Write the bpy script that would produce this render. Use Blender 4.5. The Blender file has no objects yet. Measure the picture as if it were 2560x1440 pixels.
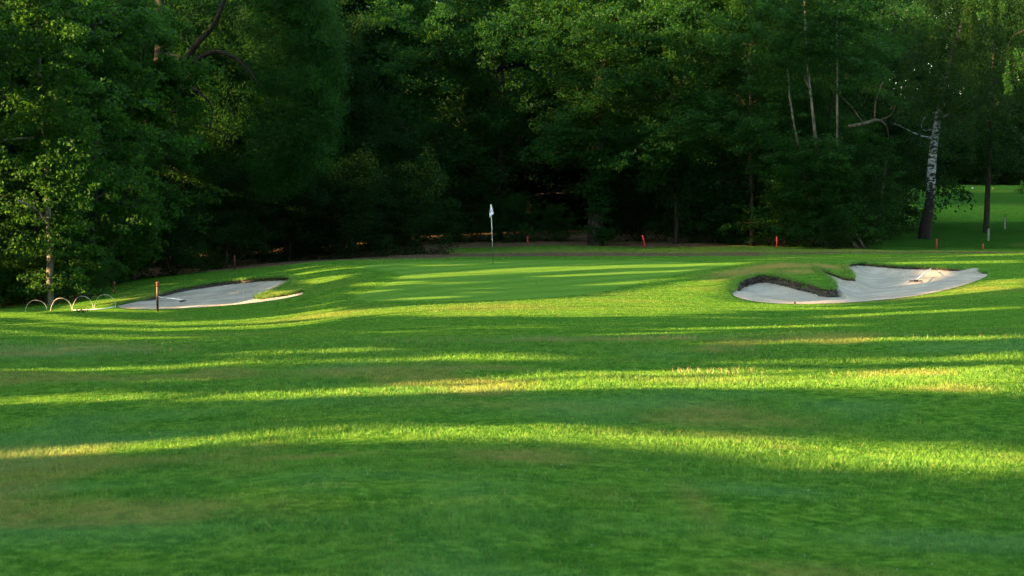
import bpy, math, random
import numpy as np
from mathutils import Vector

# ------------------------------------------------------------------ camera, sky, sun, exposure
F = 4777.0            # focal length in pixels of the 2560 wide photograph
CAMZ = 1.66
PITCH = math.atan(160 / F)
sc = bpy.context.scene
COL = sc.collection
cd = bpy.data.cameras.new('camera'); cam = bpy.data.objects.new('camera', cd); COL.objects.link(cam)
cam.location = (0, 0, CAMZ); cam.rotation_euler = (math.pi / 2 - PITCH, 0, 0)
cd.sensor_width = 36; cd.lens = F / 2560 * 36; cd.clip_start = .1; cd.clip_end = 2000
cd.dof.use_dof = True; cd.dof.focus_distance = 64; cd.dof.aperture_fstop = 5.6
sc.camera = cam

AZ = math.radians(25)      # the light travels towards +X and a little away from the camera
EL = math.radians(14)
w = bpy.data.worlds.new('World'); sc.world = w; w.use_nodes = True
nt = w.node_tree
sky = nt.nodes.new('ShaderNodeTexSky'); sky.sky_type = 'NISHITA'; sky.sun_disc = False
sky.sun_elevation = EL
bgn = nt.nodes['Background']; bgn.inputs[1].default_value = 0.15
warm = nt.nodes.new('ShaderNodeMix'); warm.data_type = 'RGBA'; warm.blend_type = 'MULTIPLY'; warm.inputs[0].default_value = 1
warm.inputs[7].default_value = (.96, .93, .72, 1)
nt.links.new(sky.outputs[0], warm.inputs[6]); nt.links.new(warm.outputs[2], bgn.inputs[0])
LD = Vector((math.cos(AZ) * math.cos(EL), math.sin(AZ) * math.cos(EL), -math.sin(EL)))   # direction of travel
sky.sun_rotation = math.atan2(-LD.x, -LD.y)
sl = bpy.data.lights.new('sun', 'SUN'); sun = bpy.data.objects.new('sun', sl); COL.objects.link(sun)
sl.energy = 5; sl.angle = math.radians(.55); sl.color = (1, .62, .26)
sun.rotation_euler = LD.to_track_quat('-Z', 'Y').to_euler()
sc.view_settings.view_transform = 'Standard'; sc.view_settings.look = 'None'
sc.view_settings.exposure = 3.42; sc.view_settings.gamma = 1
sc.render.engine = 'CYCLES'
sc.cycles.max_bounces = 4; sc.cycles.diffuse_bounces = 2; sc.cycles.glossy_bounces = 1
sc.cycles.transmission_bounces = 2; sc.cycles.transparent_max_bounces = 4
sc.cycles.use_denoising = True; sc.cycles.denoising_prefilter = 'NONE'; sc.cycles.denoising_input_passes = 'RGB_ALBEDO_NORMAL'
sc.cycles.sample_clamp_indirect = 3

# ------------------------------------------------------------------ projection helpers
cp, sp = math.cos(PITCH), math.sin(PITCH)
FW = np.array([0, cp, -sp]); UP = np.array([0, sp, cp])
def project(P):
    P = np.asarray(P, float); q = P - np.array([0, 0, CAMZ])
    dep = q @ FW
    dep = np.where(np.abs(dep) < 1e-3, 1e-3, dep)
    return 1280 + F * q[..., 0] / dep, 720 - F * (q @ UP) / dep, dep
def raydir(px, py):
    return FW + np.array([1, 0, 0]) * (px - 1280) / F + UP * (720 - py) / F
def at(px, py, Y):
    r = raydir(px, py); t = Y / r[1]
    return Vector((r[0] * t, Y, CAMZ + r[2] * t))

# ------------------------------------------------------------------ noise
def hash2(ix, iy, seed):
    n = (ix.astype(np.int64) * 374761393 + iy.astype(np.int64) * 668265263 + seed * 982451653) & 0x7fffffff
    n = ((n ^ (n >> 13)) * 1274126177) & 0x7fffffff
    return ((n ^ (n >> 16)) & 0xffff) / 65535.0
def vnoise(x, y, s, seed=0):
    x = x / s + 1000.3; y = y / s + 1000.7
    ix = np.floor(x); iy = np.floor(y); fx = x - ix; fy = y - iy
    fx = fx * fx * (3 - 2 * fx); fy = fy * fy * (3 - 2 * fy)
    a = hash2(ix, iy, seed); b = hash2(ix + 1, iy, seed); c = hash2(ix, iy + 1, seed); d = hash2(ix + 1, iy + 1, seed)
    return (a * (1 - fx) + b * fx) * (1 - fy) + (c * (1 - fx) + d * fx) * fy - .5
def sstep(a, b, x):
    t = np.clip((x - a) / (b - a), 0, 1); return t * t * (3 - 2 * t)

# ------------------------------------------------------------------ terrain heights: profiles along sight lines
COLS = {
    0:    [(4,0),(10,-.04),(15,-.12),(28,-.04),(34,-.3),(45,-.85),(56,-1.12),(64,-1.2),(80,-1.2),(110,-.9),(160,0),(250,3)],
    430:  [(4,0),(10,-.02),(15,-.06),(28,-.02),(35,-.36),(45,-.72),(56,-.92),(60,-.88),(66,-.56),(75,-.38),(90,-.3),(110,0),(160,.6),(250,4)],
    640:  [(4,0),(15,0),(28,0),(35,-.32),(45,-.62),(56,-.76),(60,-.55),(66,-.28),(75,-.15),(90,-.05),(110,.3),(160,1),(250,4)],
    750:  [(4,0),(15,.02),(28,0),(35,-.28),(45,-.52),(54,-.58),(60,-.34),(66,-.05),(73,.14),(82,.05),(95,.1),(110,.4),(160,1.2),(250,5)],
    860:  [(4,0),(15,.03),(28,0),(35,-.22),(45,-.38),(52,-.34),(60,-.06),(66,.14),(74,.28),(82,.12),(95,.3),(110,.6),(160,2),(250,5)],
    1000: [(4,0),(15,.04),(28,0),(36,-.16),(45,-.2),(52,-.14),(60,.03),(68,.2),(76,.30),(82,.16),(90,.4),(110,1),(160,2.4),(250,6)],
    1280: [(4,0),(15,.04),(28,0),(36,-.1),(45,-.15),(52,-.1),(60,.03),(68,.21),(76,.30),(81,.16),(86,.33),(90,.52),(110,1.25),(160,3),(250,7)],
    1700: [(4,0),(15,0),(28,.02),(36,-.12),(45,-.2),(52,-.16),(60,.05),(68,.25),(75,.31),(81,.2),(86,.33),(90,.52),(110,1.2),(160,3),(250,7)],
    1900: [(4,0),(15,-.02),(28,.04),(36,-.16),(45,-.3),(50,-.32),(55,-.06),(60,.34),(63,.46),(68,.28),(75,.28),(82,.24),(88,.45),(95,.7),(110,1.2),(160,3),(250,7)],
    2000: [(4,0),(15,-.04),(28,.06),(36,-.16),(45,-.34),(50,-.42),(55,-.08),(60,.54),(63,.68),(68,.30),(75,.28),(82,.26),(88,.45),(95,.7),(110,1.2),(160,3),(250,7)],
    2130: [(4,0),(15,-.05),(28,.07),(36,-.14),(45,-.34),(50,-.42),(56,-.12),(62,.22),(66,.26),(70,.24),(76,.28),(82,.3),(88,.46),(95,.6),(110,1.1),(130,2),(160,3.6),(200,5.9),(260,7)],
    2250: [(4,0),(15,-.06),(28,.08),(36,-.12),(45,-.28),(50,-.34),(56,-.12),(62,.16),(66,.22),(70,.24),(76,.3),(84,.36),(88,.42),(93,.36),(100,.72),(112,1.3),(130,2.1),(150,3.3),(180,5.3),(200,5.8),(260,7)],
    2560: [(4,0),(15,-.08),(28,.1),(36,-.06),(45,-.1),(52,-.02),(58,.12),(64,.2),(70,.25),(76,.32),(84,.38),(88,.42),(93,.36),(100,.74),(112,1.3),(130,2.1),(150,3.3),(180,5.3),(200,5.8),(260,7)],
}
ks = sorted(COLS)
dg = np.exp(np.linspace(math.log(4), math.log(250), 900))
ag = np.linspace(-.34, .34, 300)
prof = np.array([np.interp(dg, [p[0] for p in COLS[k]], [p[1] for p in COLS[k]]) for k in ks])
ka = np.array([(k - 1280) / F for k in ks])
G = np.array([np.interp(ag, ka, prof[:, j]) for j in range(len(dg))]).T      # (angle, d)
def gsm(A, s, ax):
    k = np.exp(-np.arange(-3 * s, 3 * s + 1) ** 2 / (2 * s * s)); k /= k.sum()
    return np.apply_along_axis(lambda v: np.convolve(np.pad(v, 3 * s, mode='edge'), k, 'valid'), ax, A)
G = gsm(gsm(G, 7, 1), 5, 0)
def zbase(x, y):
    d = np.clip(y, 4.01, 249); a = np.clip(x / np.maximum(d, 4), -.339, .339)
    fd = (np.log(d) - math.log(4)) / (math.log(250) - math.log(4)) * 899; fa = (a + .34) / .68 * 299
    i = np.clip(fd.astype(int), 0, 898); j = np.clip(fa.astype(int), 0, 298); u = fd - i; v = fa - j
    return (G[j, i] * (1 - u) + G[j, i + 1] * u) * (1 - v) + (G[j + 1, i] * (1 - u) + G[j + 1, i + 1] * u) * v
def zrough(x, y):
    near = 1 - sstep(24, 33, y + 2 * vnoise(x, y, 5, 3))
    far = sstep(78, 90, y)
    r = .07 * vnoise(x, y, 3.1, 1) + .035 * vnoise(x, y, 1.1, 2) + .02 * vnoise(x, y, .45, 4)
    return r * (near * .9 + far * 1.2 + .10) + .17 * vnoise(x, y, 5, 7) * (near + .12) * sstep(4, 12, y)
def Z(x, y):
    x = np.asarray(x, float); y = np.asarray(y, float)
    return zbase(x, y) + zrough(x, y)
def Zs(x, y): return float(Z(np.array([x]), np.array([y]))[0])
DM = np.exp(np.linspace(math.log(5), math.log(245), 4000))
def ground(px, py, dmin=5, dmax=245):
    r = raydir(px, py); d = DM[(DM >= dmin) & (DM <= dmax)]; t = d / r[1]
    zz = CAMZ + r[2] * t - zbase(r[0] * t, d)
    k = np.nonzero(zz <= 0)[0]
    k = k[0] if len(k) else int(np.argmin(np.abs(zz)))
    x, y = r[0] * t[k], d[k]
    return Vector((x, y, Zs(x, y)))
def poly_in(x, y, P):
    c = np.zeros(x.shape, bool); n = len(P)
    for i in range(n):
        x0, y0 = P[i]; x1, y1 = P[(i + 1) % n]
        if y0 == y1: continue
        c ^= ((y0 > y) != (y1 > y)) & (x < (x1 - x0) * (y - y0) / (y1 - y0) + x0)
    return c
def poly_near(x, y, P, closed=True):
    best = np.full(x.shape, 1e9); bx = x.copy(); by = y.copy(); n = len(P)
    for i in range(n if closed else n - 1):
        x0, y0 = P[i]; x1, y1 = P[(i + 1) % n]; dx, dy = x1 - x0, y1 - y0
        t = np.clip(((x - x0) * dx + (y - y0) * dy) / (dx * dx + dy * dy + 1e-12), 0, 1)
        qx = x0 + t * dx; qy = y0 + t * dy; q = np.hypot(x - qx, y - qy)
        m = q < best; best = np.where(m, q, best); bx = np.where(m, qx, bx); by = np.where(m, qy, by)
    return best, bx, by
def chaikin(P, n=2, closed=False):
    for _ in range(n):
        Q = [] if closed else [P[0]]
        m = len(P)
        for i in range(m if closed else m - 1):
            a, b = P[i], P[(i + 1) % m]
            Q += [(a[0] * .75 + b[0] * .25, a[1] * .75 + b[1] * .25), (a[0] * .25 + b[0] * .75, a[1] * .25 + b[1] * .75)]
        if not closed: Q.append(P[-1])
        P = Q
    return P
def unp(L, n=2, **k):
    return chaikin([tuple(ground(x, y, **k)[:2]) for x, y in L], n)

# ------------------------------------------------------------------ object helpers
def tag(o, label=None, cat=None, group=None, kind=None):
    if label: o['label'] = label
    if cat: o['category'] = cat
    if group: o['group'] = group
    if kind: o['kind'] = kind
    return o
def empty(name, loc, rz=0, s=1):
    o = bpy.data.objects.new(name, None); COL.objects.link(o); o.location = loc
    o.rotation_euler = (0, 0, rz); o.scale = (s, s, s); o.empty_display_size = .2; return o
def link(name, me, mats, parent=None):
    o = bpy.data.objects.new(name, me); COL.objects.link(o)
    if not me.materials:
        for m in (mats if isinstance(mats, (list, tuple)) else [mats]): me.materials.append(m)
    if parent: o.parent = parent
    return o
def npmesh(name, V, Fc, smooth=False, attrs=None, nper=4):
    V = np.asarray(V, np.float32); Fc = np.asarray(Fc, np.int32)
    me = bpy.data.meshes.new(name); nf = len(Fc)
    me.vertices.add(len(V)); me.vertices.foreach_set('co', V.ravel())
    me.loops.add(nf * nper); me.loops.foreach_set('vertex_index', Fc.ravel())
    me.polygons.add(nf); me.polygons.foreach_set('loop_start', np.arange(0, nf * nper, nper, dtype=np.int32))
    if smooth: me.polygons.foreach_set('use_smooth', np.ones(nf, bool))
    for k, a in (attrs or {}).items():
        at_ = me.attributes.new(k, 'FLOAT_COLOR', 'POINT'); at_.data.foreach_set('color', np.asarray(a, np.float32).ravel())
    me.update(); return me
class MB:
    def __init__(s): s.v = []; s.f = []
    def tube(s, pts, rad, n=8, caps=True, squash=None):
        pts = [Vector(p) for p in pts]; b = len(s.v); m = len(pts)
        if hasattr(rad, '__len__') and len(rad) != m:
            rad = list(np.interp(np.linspace(0, 1, m), np.linspace(0, 1, len(rad)), rad))
        ref = Vector((0, 0, 1)); t0 = (pts[-1] - pts[0])
        if abs(t0.normalized().z) > .8: ref = Vector((0, 1, 0))
        for i, p in enumerate(pts):
            t = (pts[min(i + 1, m - 1)] - pts[max(i - 1, 0)]).normalized()
            a = t.cross(ref).normalized(); c = a.cross(t)
            r = rad[i] if hasattr(rad, '__len__') else rad
            for k in range(n):
                q = 2 * math.pi * k / n
                s.v.append(p + a * (r * math.cos(q)) + c * (r * math.sin(q)))
        for i in range(m - 1):
            for k in range(n):
                k2 = (k + 1) % n; s.f.append((b + i * n + k, b + i * n + k2, b + (i + 1) * n + k2, b + (i + 1) * n + k))
        if caps:
            s.f.append(tuple(b + k for k in range(n))[::-1]); s.f.append(tuple(b + (m - 1) * n + k for k in range(n)))
    def sphere(s, c, r, n=12, m=8, sz=1):
        b = len(s.v); c = Vector(c)
        for i in range(m + 1):
            th = math.pi * i / m; rr = max(r * math.sin(th), 1e-4)
            for k in range(n):
                q = 2 * math.pi * k / n; s.v.append(c + Vector((rr * math.cos(q), rr * math.sin(q), r * sz * math.cos(th))))
        for i in range(m):
            for k in range(n):
                k2 = (k + 1) % n; s.f.append((b + i * n + k, b + (i + 1) * n + k, b + (i + 1) * n + k2, b + i * n + k2))
    def box(s, c, sx, sy, sz, M=None):
        b = len(s.v)
        for dz in (-1, 1):
            for dy in (-1, 1):
                for dx in (-1, 1):
                    q = Vector((dx * sx / 2, dy * sy / 2, dz * sz / 2))
                    s.v.append(Vector(c) + (M @ q if M else q))
        for f in ((0, 2, 3, 1), (4, 5, 7, 6), (0, 1, 5, 4), (2, 6, 7, 3), (0, 4, 6, 2), (1, 3, 7, 5)): s.f.append(tuple(b + i for i in f))
    def mesh(s, name, smooth=True, off=None):
        me = bpy.data.meshes.new(name)
        me.from_pydata([tuple(v - off) if off is not None else tuple(v) for v in s.v], [], s.f)
        if smooth:
            for p in me.polygons: p.use_smooth = True
        me.update(); return me

# ------------------------------------------------------------------ materials
def newmat(name):
    m = bpy.data.materials.new(name); m.use_nodes = True
    N = m.node_tree.nodes; L = m.node_tree.links; b = N['Principled BSDF']
    b.inputs['Roughness'].default_value = .9
    try: b.inputs['Specular IOR Level'].default_value = .15
    except Exception: pass
    return m, N, L, b
def noise(N, L, scale, detail=3, rough=.55, co=None, vec=None):
    n = N.new('ShaderNodeTexNoise'); n.inputs['Scale'].default_value = scale; n.inputs['Detail'].default_value = detail
    n.inputs['Roughness'].default_value = rough
    if vec is not None: L.new(vec, n.inputs['Vector'])
    return n.outputs['Fac']
def mixc(N, L, f, a, b, mode='MIX'):
    n = N.new('ShaderNodeMix'); n.data_type = 'RGBA'; n.blend_type = mode
    for sock, v in ((n.inputs[0], f), (n.inputs[6], a), (n.inputs[7], b)):
        if isinstance(v, (int, float)): sock.default_value = v
        elif isinstance(v, tuple): sock.default_value = (*v, 1)
        else: L.new(v, sock)
    return n.outputs[2]
def ramp(N, L, f, a, b, x=0., y=1.):
    n = N.new('ShaderNodeMapRange'); n.interpolation_type = 'SMOOTHSTEP'
    L.new(f, n.inputs[0]); n.inputs[1].default_value = a; n.inputs[2].default_value = b
    n.inputs[3].default_value = x; n.inputs[4].default_value = y; return n.outputs[0]
def mul(N, L, a, b, op='MULTIPLY'):
    n = N.new('ShaderNodeMath'); n.operation = op
    for s, v in ((n.inputs[0], a), (n.inputs[1], b)):
        if isinstance(v, (int, float)): s.default_value = v
        else: L.new(v, s)
    return n.outputs[0]
def plain(name, col, rough=.6, spec=.3, var=.25, scale=30, metal=0):
    m, N, L, b = newmat(name)
    co = N.new('ShaderNodeTexCoord').outputs['Object']
    n = noise(N, L, scale, vec=co)
    c2 = tuple(c * (1 - var) for c in col)
    L.new(mixc(N, L, ramp(N, L, n, .35, .65), c2, col), b.inputs['Base Color'])
    b.inputs['Roughness'].default_value = rough; b.inputs['Specular IOR Level'].default_value = spec
    b.inputs['Metallic'].default_value = metal
    return m
def grass_color(N, L):
    geo = N.new('ShaderNodeNewGeometry').outputs['Position']
    a = N.new('ShaderNodeAttribute'); a.attribute_name = 'mask'
    sep = N.new('ShaderNodeSeparateColor'); L.new(a.outputs['Color'], sep.inputs[0])
    green, dirt, dry, blue = sep.outputs[0], sep.outputs[1], sep.outputs[2], a.outputs['Alpha']
    n1 = noise(N, L, .55, 4, .6, vec=geo); n2 = noise(N, L, 4.5, 5, .65, vec=geo); n3 = noise(N, L, 38, 3, .7, vec=geo)
    c = mixc(N, L, ramp(N, L, n1, .35, .65), (.050, .118, .012), (.078, .150, .016))
    c = mixc(N, L, ramp(N, L, n2, .38, .68), c, (.085, .165, .018))
    c = mixc(N, L, mul(N, L, ramp(N, L, n2, .62, .35), .5), c, (.016, .085, .007))
    n5 = noise(N, L, 1.7, 4, .7, vec=geo); n6 = noise(N, L, 11, 3, .6, vec=geo)
    c = mixc(N, L, ramp(N, L, n5, .48, .60, 0, .6), c, (.022, .082, .010))
    c = mixc(N, L, ramp(N, L, n6, .52, .64, 0, .6), c, (.125, .235, .032))
    c = mixc(N, L, ramp(N, L, n6, .47, .36, 0, .6), c, (.016, .062, .008))
    c = mixc(N, L, ramp(N, L, blue, 0, 1, 0, .55), c, (.07, .165, .06))
    wv = N.new('ShaderNodeTexWave'); wv.inputs['Scale'].default_value = .16; wv.inputs['Distortion'].default_value = .6
    mp = N.new('ShaderNodeMapping'); mp.inputs['Rotation'].default_value = (0, 0, .6); L.new(geo, mp.inputs[0]); L.new(mp.outputs[0], wv.inputs['Vector'])
    gc = mixc(N, L, ramp(N, L, wv.outputs['Fac'], .3, .7), (.064, .130, .018), (.080, .155, .022))
    gc = mixc(N, L, mul(N, L, ramp(N, L, n1, .5, .75), .35), gc, (.10, .15, .035))
    c = mixc(N, L, mul(N, L, green, .85), c, gc)
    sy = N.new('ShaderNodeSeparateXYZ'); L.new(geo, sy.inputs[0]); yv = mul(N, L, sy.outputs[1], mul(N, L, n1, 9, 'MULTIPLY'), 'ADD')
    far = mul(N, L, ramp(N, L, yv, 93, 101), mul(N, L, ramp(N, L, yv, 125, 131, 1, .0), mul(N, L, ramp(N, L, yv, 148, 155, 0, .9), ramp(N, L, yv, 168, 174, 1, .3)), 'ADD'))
    c = mixc(N, L, mul(N, L, far, .8), c, (.012, .042, .008))  # shade of the far clearing and its half-lit bands, painted into the grass colour
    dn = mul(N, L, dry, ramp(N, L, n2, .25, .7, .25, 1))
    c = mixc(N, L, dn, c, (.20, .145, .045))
    c = mixc(N, L, mul(N, L, ramp(N, L, n3, .35, .75), .35), c, (.012, .06, .005))
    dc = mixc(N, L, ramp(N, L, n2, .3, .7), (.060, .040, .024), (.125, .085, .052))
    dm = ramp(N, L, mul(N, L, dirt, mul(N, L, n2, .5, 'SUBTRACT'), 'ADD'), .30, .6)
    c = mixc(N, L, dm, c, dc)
    return c, n2, n3, green
def grass_mat():
    m, N, L, b = newmat('turf')
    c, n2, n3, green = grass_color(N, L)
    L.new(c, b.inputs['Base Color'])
    geo = N.new('ShaderNodeNewGeometry').outputs['Position']
    n4 = noise(N, L, 120, 2, .6, vec=geo)
    h = mul(N, L, n3, mul(N, L, n4, .5), 'ADD')
    bp = N.new('ShaderNodeBump'); bp.inputs['Distance'].default_value = .05
    st = ramp(N, L, green, 0, 1, .75, .25); L.new(st, bp.inputs['Strength'])
    L.new(h, bp.inputs['Height']); L.new(bp.outputs[0], b.inputs['Normal'])
    b.inputs['Sheen Weight'].default_value = .0
    b.inputs['Specular IOR Level'].default_value = 0
    return m
def blade_mat():
    m, N, L, b = newmat('grass_blades')
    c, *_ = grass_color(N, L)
    r = N.new('ShaderNodeNewGeometry').outputs['Random Per Island']
    c = mixc(N, L, 1., c, (1.25, 1.36, 1.6), 'MULTIPLY')
    c = mixc(N, L, ramp(N, L, r, .0, 1, 0, .35), c, (.125, .24, .035))
    c = mixc(N, L, ramp(N, L, r, .965, .985), c, (.22, .21, .08))
    L.new(c, b.inputs['Base Color']); b.inputs['Specular IOR Level'].default_value = .08; b.inputs['Roughness'].default_value = .6
    tr = N.new('ShaderNodeBsdfTranslucent'); L.new(c, tr.inputs[0])
    mx = N.new('ShaderNodeMixShader'); mx.inputs[0].default_value = .3
    L.new(b.outputs[0], mx.inputs[1]); L.new(tr.outputs[0], mx.inputs[2]); L.new(mx.outputs[0], N['Material Output'].inputs[0])
    return m
def leaf_mat(name, c1, c2, tcol, tr_amt=.35, spec=.25):
    m, N, L, b = newmat(name)
    r = N.new('ShaderNodeNewGeometry').outputs['Random Per Island']
    geo = N.new('ShaderNodeNewGeometry').outputs['Position']
    n = noise(N, L, .6, 2, vec=geo)
    c = mixc(N, L, r, c1, c2); c = mixc(N, L, ramp(N, L, n, .35, .65, 0, .5), c, tuple(x * .6 for x in c1))
    L.new(c, b.inputs['Base Color']); b.inputs['Specular IOR Level'].default_value = spec; b.inputs['Roughness'].default_value = .5
    tr = N.new('ShaderNodeBsdfTranslucent'); L.new(mixc(N, L, r, tcol, tuple(x * 1.5 for x in tcol)), tr.inputs[0])
    mx = N.new('ShaderNodeMixShader'); mx.inputs[0].default_value = tr_amt
    L.new(b.outputs[0], mx.inputs[1]); L.new(tr.outputs[0], mx.inputs[2]); L.new(mx.outputs[0], N['Material Output'].inputs[0])
    return m
def bark_mat(name, c1, c2, scale=9):
    m, N, L, b = newmat(name)
    co = N.new('ShaderNodeNewGeometry').outputs['Position']
    mp = N.new('ShaderNodeMapping'); mp.inputs['Scale'].default_value = (1, 1, .25); L.new(co, mp.inputs[0])
    n = noise(N, L, scale, 5, .7, vec=mp.outputs[0])
    L.new(mixc(N, L, ramp(N, L, n, .35, .65), c1, c2), b.inputs['Base Color'])
    bp = N.new('ShaderNodeBump'); bp.inputs['Strength'].default_value = .8; bp.inputs['Distance'].default_value = .04
    L.new(n, bp.inputs['Height']); L.new(bp.outputs[0], b.inputs['Normal']); return m
def birch_mat():
    m, N, L, b = newmat('birch_bark')
    co = N.new('ShaderNodeNewGeometry').outputs['Position']
    mp = N.new('ShaderNodeMapping'); mp.inputs['Scale'].default_value = (1, 1, 2.6); L.new(co, mp.inputs[0])
    n = noise(N, L, 3.2, 6, .68, vec=mp.outputs[0])
    sx = N.new('ShaderNodeSeparateXYZ'); L.new(co, sx.inputs[0])
    low = ramp(N, L, sx.outputs[2], 1.2, 5.0, .22, 0)
    f = ramp(N, L, mul(N, L, n, low, 'SUBTRACT'), .44, .52)
    up_ = ramp(N, L, sx.outputs[2], 5.0, 9.5)
    base = mixc(N, L, f, (.012, .010, .009), mixc(N, L, up_, (.24, .25, .275), (.07, .065, .058)))
    L.new(base, b.inputs['Base Color'])
    bp = N.new('ShaderNodeBump'); bp.inputs['Strength'].default_value = .6; bp.inputs['Distance'].default_value = .05
    L.new(n, bp.inputs['Height']); L.new(bp.outputs[0], b.inputs['Normal']); return m
def sand_mat():
    m, N, L, b = newmat('sand')
    geo = N.new('ShaderNodeNewGeometry').outputs['Position']
    n1 = noise(N, L, 1.2, 3, vec=geo); n2 = noise(N, L, 26, 4, .7, vec=geo); n3 = noise(N, L, 8, 3, vec=geo)
    c = mixc(N, L, ramp(N, L, n1, .3, .7), (.215, .186, .155), (.305, .265, .222))
    c = mixc(N, L, ramp(N, L, n2, .66, .74, 0, .7), c, (.12, .09, .06))
    L.new(c, b.inputs['Base Color'])
    wv = N.new('ShaderNodeTexWave'); wv.inputs['Scale'].default_value = 4.5; wv.inputs['Distortion'].default_value = 9; wv.inputs['Detail'].default_value = 2
    wv.inputs['Detail Scale'].default_value = .6; L.new(geo, wv.inputs['Vector'])
    h = mul(N, L, mul(N, L, n3, n2, 'ADD'), mul(N, L, wv.outputs['Fac'], .6), 'ADD')
    bp = N.new('ShaderNodeBump'); bp.inputs['Strength'].default_value = .55; bp.inputs['Distance'].default_value = .05
    L.new(h, bp.inputs['Height']); L.new(bp.outputs[0], b.inputs['Normal']); b.inputs['Specular IOR Level'].default_value = .05
    return m
def stain(name, c1, c2, scale=14):
    m, N, L, b = newmat(name); geo = N.new('ShaderNodeNewGeometry').outputs['Position']
    n = noise(N, L, scale, 4, .7, vec=geo); L.new(mixc(N, L, ramp(N, L, n, .42, .62), c1, c2), b.inputs['Base Color'])
    bp = N.new('ShaderNodeBump'); bp.inputs['Distance'].default_value = .05; L.new(n, bp.inputs['Height']); L.new(bp.outputs[0], b.inputs['Normal'])
    return m
M_TURF = grass_mat(); M_BLADE = blade_mat(); M_SAND = sand_mat()
M_LIP = stain('bank_earth', (.008, .007, .005), (.12, .10, .085), 34)
M_LEAF = {
    'broad': leaf_mat('broad_leaf', (.005, .022, .004), (.014, .046, .006), (.06, .165, .012), .34, .06),
    'willow': leaf_mat('narrow_leaf', (.004, .022, .005), (.008, .036, .006), (.04, .12, .008), .3, .05),
    'ash': leaf_mat('feather_leaf', (.003, .018, .0045), (.008, .037, .007), (.05, .14, .010), .3, .06),
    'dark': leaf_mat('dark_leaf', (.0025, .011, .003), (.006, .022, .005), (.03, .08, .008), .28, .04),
    'birch': leaf_mat('birch_leaf', (.005, .020, .005), (.010, .034, .007), (.08, .15, .02), .3, .05),
}
M_BARK = bark_mat('bark', (.012, .010, .008), (.034, .027, .020))
M_PALE = bark_mat('pale_bark', (.030, .027, .022), (.11, .10, .08), 6)
M_BLK = bark_mat('dark_bark', (.006, .005, .004), (.018, .014, .010))
M_BIRCH = birch_mat()
M_LIMB = bark_mat('brown_bark', (.035, .026, .018), (.11, .085, .06), 7)
M_CAP = plain('cap_red', (.12, .006, .006), .5, .4, .3, 14)
M_HOOP = plain('off_white_wire', (.34, .33, .31), .5, .2, .25)
M_RED = plain('red_paint', (.34, .012, .012), .5, .4, .3, 14)
M_DRED = plain('dark_red_paint', (.045, .004, .004), .5, .4, .4, 14)
M_WHITE = plain('white_plastic', (.75, .75, .74), .4, .4, .1)
M_BLACK = plain('black_plastic', (.012, .012, .013), .5, .3, .3)
M_CLOTH = plain('flag_cloth', (.78, .79, .84), .8, .1, .06)
M_INK = plain('flag_print', (.02, .02, .06), .8, .1, .1)
M_TUBE = plain('grey_green_plastic', (.17, .23, .20), .6, .3, .2, 6)

# ------------------------------------------------------------------ bunker outlines
RB_BACK = unp([(1826,735),(1829,724),(1840,710),(1862,700),(1890,694),(1920,692),(1950,697),(1990,707),(2020,714),(2045,721),(2066,728),(2082,729),(2082,716),(2074,703),(2060,694),(2044,686),(2038,674),(2060,680),(2085,688),(2110,697),(2129,702),(2128,692),(2119,682),(2107,671),(2113,664),(2140,661),(2180,664),(2240,669),(2300,672),(2350,673),(2400,677),(2440,682),(2470,686)], 2)
RB_FRONT = unp([(2470,686),(2464,693),(2440,703),(2400,716),(2350,728),(2300,738),(2250,745),(2180,752),(2100,758),(2040,760),(1980,761),(1930,759),(1890,755),(1860,750),(1840,743),(1826,735)], 2)
LB_BACK = unp([(288,766),(310,761),(340,757),(370,750),(388,742),(420,731),(460,723),(510,715),(560,708),(610,703),(650,699),(700,697),(739,697),(735,704),(715,716),(690,728),(665,738),(643,746),(646,751),(670,749),(700,743),(740,736),(758,731)], 2)
LB_FRONT = unp([(758,731),(752,739),(700,750),(640,758),(585,763),(540,766),(480,770),(420,773),(350,773),(305,771),(288,766)], 2)
BUNK = [(RB_BACK, RB_FRONT, .25, 3.2), (LB_BACK, LB_FRONT, .15, 3.0)]
POLY = [b[0][:-1] + b[1][:-1] for b in BUNK]

# ------------------------------------------------------------------ colour masks in ground space
GREEN = unp([(880,668),(960,655),(1280,650),(1700,651),(1885,656),(1820,667),(1700,684),(1600,709),(1471,739),(1250,752),(1000,757),(850,750),(935,719),(997,694),(985,680),(880,668)], 2)
def ell(px, py, rx, ry):
    c = ground(px, py); a = ground(px, py + ry); return (c.x, c.y, rx / F * c.y, max(.3, abs(c.y - a.y)))
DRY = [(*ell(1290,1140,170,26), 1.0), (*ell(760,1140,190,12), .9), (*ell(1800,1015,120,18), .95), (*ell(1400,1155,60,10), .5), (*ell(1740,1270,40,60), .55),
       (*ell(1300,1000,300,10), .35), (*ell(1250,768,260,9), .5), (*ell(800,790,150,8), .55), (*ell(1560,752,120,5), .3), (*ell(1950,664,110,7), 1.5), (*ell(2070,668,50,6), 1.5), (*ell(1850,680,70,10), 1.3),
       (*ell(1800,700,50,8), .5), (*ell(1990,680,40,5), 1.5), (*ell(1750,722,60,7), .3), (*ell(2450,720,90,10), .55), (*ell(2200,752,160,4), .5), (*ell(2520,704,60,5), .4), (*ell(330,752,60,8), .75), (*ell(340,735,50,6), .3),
       (*ell(1760,872,60,8), .5), (*ell(1500,850,300,5), .55), (*ell(700,738,50,8), .6), (*ell(1740,940,200,10), .4), (*ell(1500,1250,80,20), .3), (*ell(700,1300,160,20), .25), (*ell(620,1190,90,18), .3)]
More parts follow.
